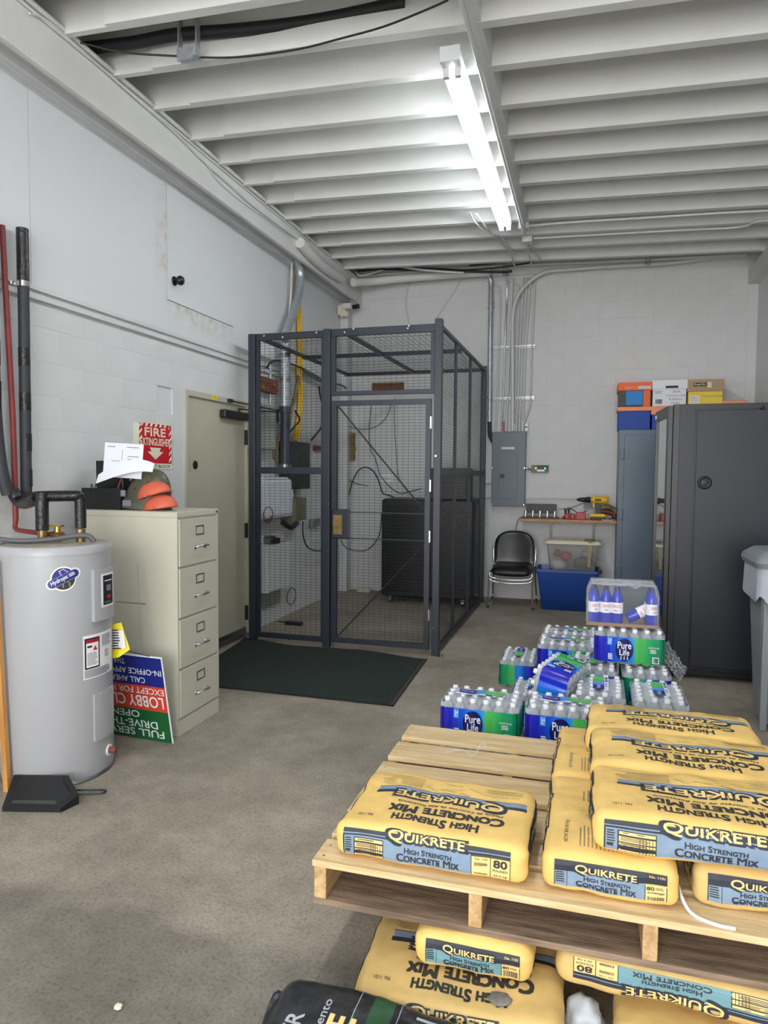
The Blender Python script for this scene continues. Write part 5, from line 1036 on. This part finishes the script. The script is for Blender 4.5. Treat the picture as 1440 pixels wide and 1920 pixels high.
def front_print():
    mb = MB(); sgn = 1
    for s in (1, -1):
        def f(u, v, o):
            q = min(max((u+PW/2)/PW, 0), .999); sc_ = .007*(abs(math.cos(PI*q*6+PI/2))-.3); return (s*u, s*(-PD/2-max(sc_, -.001)*.9-.0012-o), v*1.26)
        mb.m(0); put_disc(mb, f, -.028, .070, .050, .054, .003, 24)
        mb.m(1); put_text(mb, f, 'Pure', -.066, .010, .076, .108, .0042, bold=.03); put_text(mb, f, 'Life', -.055, .0, .045, .073, .0042, bold=.03)
        for i in range(3):
            cx1 = -.046+i*.018; put_disc(mb, f, cx1, .038, .003, .0035, .0042, 8); put_poly(mb, f, [(cx1-.005, .022), (cx1-.002, .034), (cx1+.002, .034), (cx1+.005, .022), (cx1, .028)], .0042)
        mb.m(2); put_rect(mb, f, -.125, -.098, .09, .127, .002, .01); mb.m(1); put_text(mb, f, '24', -.121, -.102, .106, .120, .0035, bold=.02); lines(mb, f, -.119, -.104, .094, .103, 2, .0035)
        lines(mb, f, -.12, -.09, .02, .05, 4, .003, fill=.6); put_text(mb, f, 'PURIFIED WATER', .105, .165, .085, .092, .003); lines(mb, f, .115, .155, .06, .08, 3, .003)
        put_rect(mb, f, .128, .165, .015, .045, .003, .02); mb.m(3); barcode(mb, f, .132, .161, .018, .042, .0038)
    return mb.mesh('front_printing', ['lbl_navy', 'lbl_white', 'lbl_sky', 'ink_black'])
FPR = front_print()
def top_label():
    mb = MB(); f = lambda u, v, o: (u, v, .2118+.002*math.cos(u*48)+o)
    put_rect(mb, f, -.12, -.035, -.028, .03, 0, .01); mb.m(1); put_rect(mb, f, -.035, .01, -.028, .03, 0, .01); mb.m(2); put_rect(mb, f, .01, .115, -.028, .03, 0, .01)
    mb.m(3); put_rect(mb, f, -.13, .118, -.05, -.029, 0, .01); put_text(mb, f, 'Pure Life', -.11, -.045, -.008, .012, .001, bold=.02); mb.m(4); barcode(mb, f, .07, .11, -.046, -.033, .001)
    mb.m(0); put_rect(mb, f, .02, .055, -.047, -.032, .001, .02); lines(mb, f, -.07, .0, -.046, -.034, 2, .001)
    return mb.mesh('top_label', ['lbl_dkblue', 'lbl_sky', 'lbl_green', 'lbl_white', 'ink_black'])
TLB = top_label()
def pack(label, cx, cy, z, rz=0, group=None, caps=True, hidden=False):
    t = thing('water_case', label, 'water bottles', (cx, cy, z+.002), D(rz)+random.uniform(-.015, .015), group)
    for i in range(6):
        for j in range(4):
            if hidden and 0 < i < 5 and 0 < j < 3: continue
            b_ = link('bottle', BM, t, (-PW/2+PW*(i+.5)/6, -PD/2+PD*(j+.5)/4, 0))
            b_.rotation_euler = (random.uniform(-.02, .02), random.uniform(-.02, .02), 0)
            link('cap', CM_, b_)
    link('printed_film', BAND, t); link('shrink_film', FILM, t); link('front_printing', FPR, t); link('top_label', TLB, t)
    return t
LAY = .213
pk = [('water case at the left end of the nearest row, facing front', -.500, 3.545, 1, 0), ('water case right of the front left one, partly behind cement bags', -.080, 3.565, 1, 0),
      ('water case turned sideways in the second row behind the yellow bags', .075, 3.915, 1, 180-90), ('rightmost water case of the second row, turned sideways', .375, 3.90, 1, 90),
      ('water case turned sideways, left one beneath the upper front-facing case', .055, 4.42, 1, -90), ('water case turned sideways, right one beneath the upper front-facing case', .345, 4.43, 1, -90),
      ('front-facing water case in the left rear row behind the tipped case', -.115, 4.91, 1, 0), ('rearmost water case behind the left rear one', -.105, 5.25, 1, 0),
      ('front-facing water case stacked on the third layer at right', .252, 4.465, 2, 0),
      ('green-sided water case on the floor at far left of pile', -.470, 5.28, 0, -90), ('low water case between the front left one and the green-sided one', -.31, 4.47, 0, 90)]
for l, x, y, k_, rz in pk: pack(l, x, y, k_*LAY, rz)
for x, y, rz in ((-.500, 3.545, 0), (-.080, 3.565, 0), (.075, 3.915, 90), (.375, 3.90, 90), (-.20, 3.86, 90), (.055, 4.42, -90), (.345, 4.43, -90), (-.115, 4.91, 0), (-.105, 5.25, 0)):
    if (x, y) == (-.20, 3.86): pack('water case underneath the tipped one in the bottom layer', x, y, 0, rz, None, hidden=True); continue
    pack('water case in the bottom layer hidden beneath the upper cases', x, y, 0, rz, 'bottom layer water cases', hidden=True)
tp = pack('tipped water case lying on its side with bottle bottoms showing', -.19, 3.88, LAY, 0)
tp.rotation_euler = (0, 0, 0)
tp.matrix_world = Matrix.Translation((-.045, 3.92, LAY+.145)) @ Matrix.Rotation(D(-14), 4, 'Z') @ Matrix.Rotation(D(-78), 4, 'Y') @ Matrix.Rotation(D(90), 4, 'Z') @ Matrix.Translation((0, 0, 0))
# blue bottled drink pack on top
gp_ = thing('drink_case', 'wrapped cardboard tray of blue bottles with white labels on top', 'drink bottles', (.21, 4.52, 3*LAY+.004))
BB = MB().lathe([(0, 0), (.030, 0), (.0345, .01), (.0345, .06), (.034, .145), (.031, .168), (.019, .198), (.014, .207)], 14).mesh('bottle', 'water_blue'); BC = MB().lathe([(.016, .205), (.016, .226), (0, .227)], 12).mesh('cap', 'lbl_navy')
lm = MB().lathe([(.0352, .070), (.0352, .134)], 20); lm.cur = 1; cylf = lambda u, v, o: ((.0357+o)*math.sin(u), -(.0357+o)*math.cos(u), v)
put_text(lm, cylf, 'GRESCO', -.75, .75, .104, .12, .0004, bold=.02); lines(lm, cylf, -.4, .4, .08, .092, 2, .0004); LM = lm.mesh('label', ['lbl_white', 'sign_red'])
for x, y, a in ((-.165, -.10, .5), (-.095, -.10, .15), (-.03, -.10, -.2), (.165, -.10, .6), (-.165, -.03, 0), (.165, -.03, 0), (-.165, .04, 0)):
    b_ = link('bottle', BB, gp_, (x, y, .008)); b_.rotation_euler = (0, 0, a); link('label', LM, b_); link('cap', BC, b_)
b_ = link('bottle', BB, gp_, (.03, -.07, .04)); b_.rotation_euler = (0, D(62), .1); link('label', LM, b_); link('cap', BC, b_)
MB().box(-.205, .205, -.14, .14, 0, .006).box(-.205, .205, -.142, -.139, 0, .02).box(-.207, -.204, -.14, .14, 0, .02).box(.204, .207, -.14, .14, 0, .02).obj('cardboard_tray', 'cardtray', gp_)
def wrapf(u, v, W=.21, Dp=.148, H=.243):
    # u round the side, v up
    a = 2*PI*u; c, s = math.cos(a), math.sin(a); k = 1/max(abs(c), abs(s))*.5+.5/ (abs(c)**6+abs(s)**6)**(1/6)
    t = v; sh_ = 1-.10*max(0, t-.75)/.25; n = .006*noise.noise(Vector((c*8+t*5, s*8, t*7)))
    return (W*c*k*sh_+n*c, Dp*s*k*sh_+n*s, .01+H*t+(.008*noise.noise(Vector((c*5, s*5, 3))) if t > .9 else 0))
wm = MB(); wm.grid(64, 12, lambda u, v: wrapf(u, v)); wm.grid(20, 14, lambda u, v: (-.185+.37*u, -.128+.256*v, .247-.03*math.sin(PI*u)*math.sin(PI*v)*abs(noise.noise(Vector((u*5, v*4, 2))))*2+.006*noise.noise(Vector((u*12, v*12, 5))))); wm.obj('plastic_wrap', 'wrap_clear', gp_)
tw = MB(); tw.grid(30, 18, lambda u, v: (.455+.12*u*(1-v*.3)+.02*noise.noise(Vector((u*9, v*9, 1))), 4.42+.03*noise.noise(Vector((u*7, v*8, 4)))-.05*u, LAY*2+.16-.17*u-.14*v*(1-.5*u)+.02*noise.noise(Vector((u*8, v*8, 9)))))
tag(tw.obj('torn_wrap', 'wrap_clear'), 'torn clear plastic wrap trailing right from the upper water case', 'plastic wrap')

# ================= PALLET AND CEMENT BAGS =================
pa = thing('pallet', 'wooden pallet carrying the yellow concrete mix bags', 'pallet', (0, 0, 0))
PX0, PX1, PY0, PY1, PZ = -.772, .66, 1.898, 3.09, .39
def wboard(name, m, x0, x1, y0, y1, z0, z1):
    return bx(name, m, pa, x0, x1, y0, y1, z0, z1, bev=.0025)
for i, (y0, y1) in enumerate(((1.898, 2.03), (2.06, 2.19), (2.225, 2.415), (2.465, 2.655), (2.71, 2.875), (2.93, 3.09))):
    o = wboard('deck_board', 'wood', PX0+random.uniform(-.004, .004), PX1, y0, y1, PZ-.02, PZ)
for x in (-.768, -.30, .163, .62): wboard('stringer', 'wood_y', x, x+.038, PY0+.004, PY1-.005, PZ-.118, PZ-.0205)
for y0, y1 in ((1.902, 2.12), (2.42, 2.56), (2.9, 3.085)): wboard('bottom_board', 'wood_grey', PX0, PX1, y0, y1, PZ-.138, PZ-.1185)
for b_y in (1.93, 1.99, 2.96, 3.04, 2.75, 2.83, 2.52, 2.6):
    MB().cyl((-.748, b_y, PZ), (-.748, b_y, PZ+.0008), .0035, 6).obj('nail', 'steel', pa)
tw = MB().tube([(-.55, 2.80, PZ+.004), (-.48, 2.83, PZ+.012), (-.43, 2.80, PZ+.006), (-.40, 2.84, PZ+.05), (-.38, 2.83, PZ+.03)], .004, 5)
tag(tw.obj('plastic_scrap', 'wrap_clear'), 'twisted scrap of clear plastic on the bare pallet boards', 'plastic scrap')

class Bag:
    def __init__(s, hx, hy, hz, seed, r=.036, lump=.004): s.h = (hx, hy, hz); s.r = min(r, hz*.93); s.seed = seed; s.lump = lump
    def map(s, p, o=0):
        hx, hy, hz = s.h; r = s.r; q = (max(-(hx-r), min(hx-r, p[0])), max(-(hy-r), min(hy-r, p[1])), max(-(hz-r), min(hz-r, p[2])))
        d = Vector((p[0]-q[0], p[1]-q[1], p[2]-q[2])); d = d.normalized() if d.length > 1e-9 else Vector((0, 0, 1))
        P = Vector(q)+d*r
        n = noise.noise(Vector((P.x*7+s.seed*3.1, P.y*7, P.z*9)))*s.lump*2+noise.noise(Vector((P.x*22, P.y*22+s.seed, P.z*16)))*s.lump*.35
        edge = max(abs(P.x)/hx, .0)**8
        n += noise.noise(Vector((P.x*12+5, P.y*24+s.seed, P.z*24)))*s.lump*.7*edge
        P += d*(n+o)
        if p[2] > -hz*.5: P.z -= (.006*(abs(P.x)/hx)**4+.006*(abs(P.y)/hy)**6)*(P.z/hz)
        P.z = max(P.z, -hz+.0)
        return P
    def face(s, k):
        hx, hy, hz = s.h
        return {'top': lambda u, v, o: s.map((-u, -v, hz), o), 'topn': lambda u, v, o: s.map((u, v, hz), o), 'front': lambda u, v, o: s.map((u, -hy, v), o), 'back': lambda u, v, o: s.map((-u, hy, v), o),
                'left': lambda u, v, o: s.map((-hx, -u, v), o), 'right': lambda u, v, o: s.map((hx, u, v), o),
                'frontflip': lambda u, v, o: s.map((-u, -hy, -v), o)}[k]
    def build(s, mat_, parent):
        hx, hy, hz = s.h; st = .0095; mb = MB()
        nx, ny, nz = int(2*hx/st), int(2*hy/st), max(6, int(2*hz/st))
        G = mb.grid
        G(nx, ny, lambda u, v: s.map((-hx+2*hx*u, -hy+2*hy*v, hz))); G(nx, 4, lambda u, v: s.map((-hx+2*hx*u, hy-2*hy*v, -hz)))
        for sy in (-1, 1): G(nx, nz, lambda u, v: s.map((sy*(-hx+2*hx*u)*-1, sy*hy, -hz+2*hz*v)))
        for sx in (-1, 1): G(ny, nz, lambda u, v: s.map((sx*hx, sx*(-hy+2*hy*u), -hz+2*hz*v)))
        o = mb.obj('sack', mat_, parent); bm = bmesh.new(); bm.from_mesh(o.data); bmesh.ops.remove_doubles(bm, verts=bm.verts, dist=.0006); bmesh.ops.recalc_face_normals(bm, faces=bm.faces); bm.to_mesh(o.data); bm.free(); return o
PM = ['bag_navy', 'bag_blue', 'bag_cream', 'bag_text', 'bag_faint', 'bag_teal']
def long_print(mb, f, hx, hz, teal=False, tt=.80):
    L, R_ = -hx*.90, hx*.84; W = R_-L; B, Tt = -hz*.76, hz*tt; H = Tt-B; X = lambda a: L+W*a; Y = lambda b_: B+H*b_
    mb.m(5 if teal else 1); put_rect(mb, f, X(0), X(.775), Y(0), Y(.72), .0012)
    mb.m(0); put_rect(mb, f, X(0), X(1), Y(.70), Y(1.0), .0012); put_rect(mb, f, X(0), X(.008), Y(0), Y(1), .0014); put_rect(mb, f, X(.065), X(.25), Y(.0), Y(.66), .0014)
    mb.m(1); put_rect(mb, f, X(0), X(1), Y(.79), Y(.83), .0016)
    mb.m(2); put_rect(mb, f, X(.072), X(.245), Y(.52), Y(.63), .002); put_rect(mb, f, X(.072), X(.245), Y(.28), Y(.46), .002); put_rect(mb, f, X(.072), X(.245), Y(.03), Y(.24), .002)
    put_rect(mb, f, X(.775), X(1.0), Y(0), Y(.70), .0012)
    mb.m(3); lines(mb, f, X(.08), X(.24), Y(.05), Y(.22), 3, .0026); lines(mb, f, X(.08), X(.24), Y(.30), Y(.44), 3, .0026); lines(mb, f, X(.09), X(.22), Y(.54), Y(.60), 1, .0026)
    for a in (.17, .185, .2, .215, .23): put_rect(mb, f, X(a), X(a+.003), Y(.03), Y(.46), .0028)
    lines(mb, f, X(.014), X(.058), Y(.1), Y(.64), 6, .002, fill=.5)
    put_rect(mb, f, X(.775), X(.779), Y(0), Y(.7), .002); put_rect(mb, f, X(.885), X(.889), Y(0), Y(.7), .002); put_rect(mb, f, X(.996), X(1), Y(0), Y(.7), .002); put_rect(mb, f, X(.775), X(1), Y(.66), Y(.70), .002)
    put_text(mb, f, 'No. 1101', X(.80), X(.87), Y(.54), Y(.61), .002, bold=.02); barcode(mb, f, X(.795), X(.87), Y(.06), Y(.44), .002)
    put_text(mb, f, '80', X(.905), X(.98), Y(.34), Y(.60), .002, bold=.06); put_text(mb, f, 'POUNDS', X(.90), X(.985), Y(.20), Y(.28), .002, bold=.03); put_text(mb, f, '36.2 kg', X(.905), X(.98), Y(.06), Y(.14), .002, bold=.02)
    mb.m(0); put_text(mb, f, 'Quikrete', X(.262), X(.755), Y(.60), Y(1.30), .002, bold=.075); put_text(mb, f, 'Quikrete', X(.268), X(.749), Y(.63), Y(1.27), .0022, bold=.09); mb.m(2); put_text(mb, f, 'Quikrete', X(.28), X(.737), Y(.70), Y(1.20), .003, bold=.03)
    mb.m(0); put_text(mb, f, 'High Strength', X(.38), X(.66), Y(.34), Y(.54), .0018, bold=.05, small=True); put_text(mb, f, 'Concrete Mix', X(.335), X(.705), Y(.10), Y(.31), .0018, bold=.07, small=True)
def end_print(mb, f, hy, hz, teal=False, sm=1):
    L, R_ = -hy*.80, hy*.80; W = R_-L; B, Tt = -hz*.62, hz*.76; H = Tt-B; X = lambda a: L+W*a; Y = lambda b_: B+H*b_
    mb.m(5 if teal else 1); put_rect(mb, f, X(0), X(.81), Y(0), Y(.6), .0008); mb.m(0); put_rect(mb, f, X(0), X(1), Y(.56), Y(1), .0012); put_rect(mb, f, X(0), X(.008), Y(0), Y(1), .0014); put_rect(mb, f, X(.115), X(.12), Y(0), Y(.56), .0014)
    mb.m(2); put_rect(mb, f, X(.81), X(1), Y(0), Y(.5), .0012); mb.m(3); put_rect(mb, f, X(.808), X(.815), Y(0), Y(.5), .0018); put_rect(mb, f, X(.993), X(1), Y(0), Y(.5), .0018)
    put_text(mb, f, '80', X(.825), X(.89), Y(.34), Y(.46), .0018, bold=.06); lines(mb, f, X(.90), X(.985), Y(.35), Y(.45), 2, .0018); barcode(mb, f, X(.83), X(.98), Y(.03), Y(.29), .0018)
    lines(mb, f, X(.015), X(.105), Y(.08), Y(.52), 5, .0016, fill=.5)
    mb.m(0); put_text(mb, f, 'Quikrete', X(.17), X(.75), Y(.47), Y(.92), .0016, bold=.08); mb.m(2); put_text(mb, f, 'Quikrete', X(.19), X(.735), Y(.52), Y(.88), .0024, bold=.03); put_text(mb, f, 'No. 1101', X(.845), X(.98), Y(.80), Y(.90), .002, bold=.02)
    mb.m(0); put_text(mb, f, 'High Strength', X(.27), X(.68), Y(.26), Y(.44), .0016, bold=.05, small=True); put_text(mb, f, 'Concrete Mix', X(.2), X(.73), Y(.06), Y(.24), .0016, bold=.07, small=True)
def top_print(mb, f, hx, hy):
    # reads from behind the pallet: u runs to the right of the reader, v away from him
    X = lambda a: -hx+2*hx*a; Y = lambda b_: -hy+2*hy*b_
    Yt = lambda b_: hy-2*hy*b_           # b_ from the front edge of the bag
    def TX(body, a0, a1, b0, b1, m, o=.0008, **k): mb.m(m); put_text(mb, f, body, hx-2*hx*a1, hx-2*hx*a0, hy-2*hy*b1, hy-2*hy*b0, o, **k)
    TX('High Strength', .28, .74, .12, .225, 3, bold=.06, small=True); TX('Concrete Mix', .24, .86, .25, .37, 3, bold=.075, small=True)
    TX('Mezcla de Concreto de Alta Resistencia', .27, .85, .40, .435, 3, bold=.02, shear=.2); TX('No. 1101', .09, .17, .17, .205, 3, bold=.01)
    mb.m(1); put_rect(mb, f, hx-2*hx*.96, hx-2*hx*.12, hy-2*hy*.665, hy-2*hy*.60, .0006)
    mb.m(0); put_rect(mb, f, hx-2*hx*.965, hx-2*hx*.115, hy-2*hy*.60, hy-2*hy*.555, .0005); put_rect(mb, f, hx-2*hx*.965, hx-2*hx*.115, hy-2*hy*.672, hy-2*hy*.664, .0005)
    TX('Quikrete', .225, .855, .455, .645, 0, .0012, bold=.09, small=True); TX('Quikrete', .24, .84, .48, .62, 2, .002, bold=.03, small=True)
    TX('Just Add Water!', .70, .92, .735, .765, 4, shear=.2); mb.m(4)
    g = lambda u, v, o: f(-u, -v, o)
    lines(mb, f, hx-2*hx*.36, hx-2*hx*.08, hy-2*hy*.88, hy-2*hy*.70, 8, .0006, fill=.35); lines(mb, f, hx-2*hx*.93, hx-2*hx*.68, hy-2*hy*.88, hy-2*hy*.79, 4, .0006, fill=.35)
    rnd = random.Random(5)
    for i in range(16):
        a, b_ = rnd.uniform(.42, .64), rnd.uniform(.70, .86); a2, b2 = a+rnd.uniform(-.09, .09), b_+rnd.uniform(-.05, .05); du, dv = .002, .0015
        put_poly(mb, f, [(hx-2*hx*a, hy-2*hy*b_), (hx-2*hx*a2, hy-2*hy*b2), (hx-2*hx*a2+du, hy-2*hy*b2+dv), (hx-2*hx*a+du, hy-2*hy*b_+dv)], .0007)
def back_print(mb, f, hx, hy):
    X = lambda a: -hx+2*hx*a; Y = lambda b_: -hy+2*hy*b_; mb.m(4)
    for a0, a1, b0, b1, n in ((.10, .33, .12, .72, 10), (.62, .80, .18, .70, 7), (.84, .95, .2, .6, 4)): lines(mb, f, X(a0), X(a1), Y(b0), Y(b1), n*2, .0006, fill=.35)
    mb.m(3); put_text(mb, f, 'NET WT. 80 lb (36.2 kg)', X(.12), X(.34), Y(.80), Y(.84), .0008); put_text(mb, f, 'Just Add Water!', X(.6), X(.82), Y(.12), Y(.16), .0008, bold=.02)
    mb.m(4); rnd = random.Random(8); cx0, cy0 = X(.5), Y(.42)
    for i in range(14):
        a = -1.4+2.8*i/13; r0_, r1_ = .035, .05+.03*(i % 2); p0 = (cx0-r0_*math.cos(a), cy0+r0_*1.4*math.sin(a)); p1 = (cx0-r1_*math.cos(a), cy0+r1_*1.4*math.sin(a)); put_poly(mb, f, [p0, p1, (p1[0]+.0015, p1[1]+.0015), (p0[0]+.0015, p0[1]+.0015)], .0007)
    mb.m(1); put_poly(mb, f, [(cx0-.03, cy0-.06), (cx0+.03, cy0-.05), (cx0+.03, cy0-.035), (cx0-.03, cy0-.045)], .0008); put_poly(mb, f, [(cx0-.005, cy0-.05), (cx0+.008, cy0-.05), (cx0+.004, cy0+.05), (cx0-.001, cy0+.05)], .0008)
def cement(label, c, hx, hy, hz, rz, seed, top='top', sides=('front',), m='bag_yellow', tilt=(0, 0), teal=False, group=None, lump=.0055):
    t = thing('concrete_bag', label, 'cement bag', c, 0, group); t.rotation_euler = (D(tilt[0]), D(tilt[1]), D(rz))
    B_ = Bag(hx, hy, hz, seed, lump=lump); B_.build(m, t); mb = MB()
    if top == 'top': top_print(mb, B_.face('top'), hx, hy)
    if top == 'back': back_print(mb, B_.face('topn'), hx, hy)
    for s in sides:
        if s in ('front', 'back', 'frontflip'): long_print(mb, B_.face(s), hx, hz, teal, .45 if s == 'frontflip' else .80)
        else: end_print(mb, B_.face(s), hy, hz, teal)
    if mb.v: mb.obj('printing', PM, t)
    return t, B_
hz = .059; z1 = PZ+hz; z2 = PZ+.112+hz
cement('yellow concrete mix bag lying alone on the left of the pallet', (-.428, 2.13, z1), .286, .198, hz, 0, 1, sides=('front', 'left', 'right'))
cement('yellow bag end-on in the lower layer, middle of pallet front', (.078, 2.215, z1), .275, .183, hz, 90, 2, top='back', sides=('left', 'front', 'back'))
cement('yellow bag end-on behind the lower middle one', (.075, 2.735, z1), .25, .178, hz, 90, 3, top='back', sides=('front', 'back'))
cement('dusty yellow bag end-on at the lower right of pallet', (.478, 2.26, z1), .27, .185, hz, 90, 4, top=None, sides=('left', 'back'), m='bag_yellow_dusty')
cement('yellow bag hidden behind the dusty one under the upper layer', (.478, 2.785, z1), .25, .178, hz, 90, 5, top=None, sides=())
cement('upper-layer yellow bag nearest the front, label side showing', (.345, 2.165, z2), .315, .182, hz, 0, 6, sides=('front', 'left'))
cement('upper-layer yellow bag in the middle of the three', (.335, 2.515, z2), .31, .175, hz, 0, 7, sides=('left',))
cement('upper-layer yellow bag farthest back, beside the water cases', (.315, 2.835, z2+.0), .30, .155, hz*.95, -1.5, 8, sides=('left',))
# bags underneath
cement('big yellow bag on the floor under the pallet, torn top', (-.325, 1.965, .067), .285, .215, .065, 3, 9, sides=('front', 'left'), m='bag_yellow_dusty', lump=.005)
cement('small teal-labelled yellow bag end-on just under the pallet', (-.285, 2.14, .192), .26, .166, .056, 90, 10, top=None, sides=('left',), teal=True)
cement('yellow bag with upside-down label squeezed under the pallet right', (.25, 2.10, .194), .30, .19, .056, -3, 11, top=None, sides=('frontflip',), m='bag_yellow_dusty', teal=True)
cement('yellow bag with upside-down label on the floor at bottom right', (.40, 2.03, .062), .30, .20, .058, -2, 12, top=None, sides=('frontflip',), m='bag_yellow_dusty')
cement('yellow bag on the floor deep beneath the pallet', (-.32, 2.62, .062), .28, .2, .058, 0, 13, top=None, sides=())
cement('yellow bag propping the pallet underneath at the rear', (-.3, 2.70, .186), .28, .2, .06, 0, 14, top=None, sides=())
cement('yellow bag propping the pallet underneath at rear right', (.3, 2.72, .186), .28, .2, .06, 0, 15, top=None, sides=())
cement('yellow bag on the floor beneath the rear right of pallet', (.3, 2.66, .062), .28, .2, .058, 0, 16, top=None, sides=())
# black bag at the front
bb = thing('mortar_bag', 'shiny black bag with green and yellow print at bottom edge', 'cement bag', (-.50, 1.60, .072)); bb.rotation_euler = (0, 0, D(-2))
BBG = Bag(.28, .155, .072, 21, r=.045, lump=.009); BBG.build('bag_black', bb); mb = MB(); f = BBG.face('topn')
mb.m(1); put_rect(mb, f, -.02, .04, -.12, .14, .0008); mb.m(2)
rt = lambda u, v, o: f(-v, u, o)
put_text(mb, rt, 'RESURFACER', -.34, .015, .18, .222, .001, bold=.04); put_text(mb, rt, 'Revestimiento', -.16, .075, .125, .147, .001, bold=.02)
mb.m(3); put_text(mb, rt, 'CONCRETE', -.36, .035, .045, .115, .0016, bold=.05)
mb.m(0); lines(mb, f, .10, .19, -.1, .1, 9, .001); lines(mb, rt, -.1, .1, -.19, -.10, 6, .001, fill=.7); put_text(mb, rt, '50 lb (22.6 kg)', -.1, .08, -.25, -.225, .001, bold=.01)
put_rect(mb, f, -.06, -.058, -.02, .14, .001); put_rect(mb, f, .055, .057, -.13, .14, .001)
mb.obj('printing', ['bag_silver', 'bag_green', 'bag_silver', 'bag_cream'], bb)
mb = MB(); mb.grid(10, 8, lambda u, v: (-.27-.045*u, -.13+.26*v, .01+.02*math.sin(v*9)*u+.008*noise.noise(Vector((u*5, v*9, 2))))); mb.obj('crimped_end', 'bag_black', bb)
# torn spots, paper, straps
blob('powder_spill', 'powder', (-.20, 1.83, .135), .028, 'grey powder showing through the torn lower yellow bag', 'powder', 3, (1.1, .9, .2))
blob('paper_scrap', 'bag_silver', (.02, 1.93, .05), .075, 'crumpled white paper sacks between the lower bags', 'paper', 5, (.7, .7, .8))
tag(MB().tube([(.262, 2.10, PZ+.045), (.262, 2.0, PZ+.03), (.285, 1.945, PZ+.006), (.34, 1.915, PZ+.004), (.385, 1.912, PZ+.004)], .005, 6).obj('strap', 'cap_white'), 'white plastic strap curling round the dusty bag corner', 'strap')
blob('debris', 'lid_cream', (-1.27, 1.645, .008), .012, 'small round pale washer-like scrap on the floor at front', 'debris', 2, (1, 1, .5))
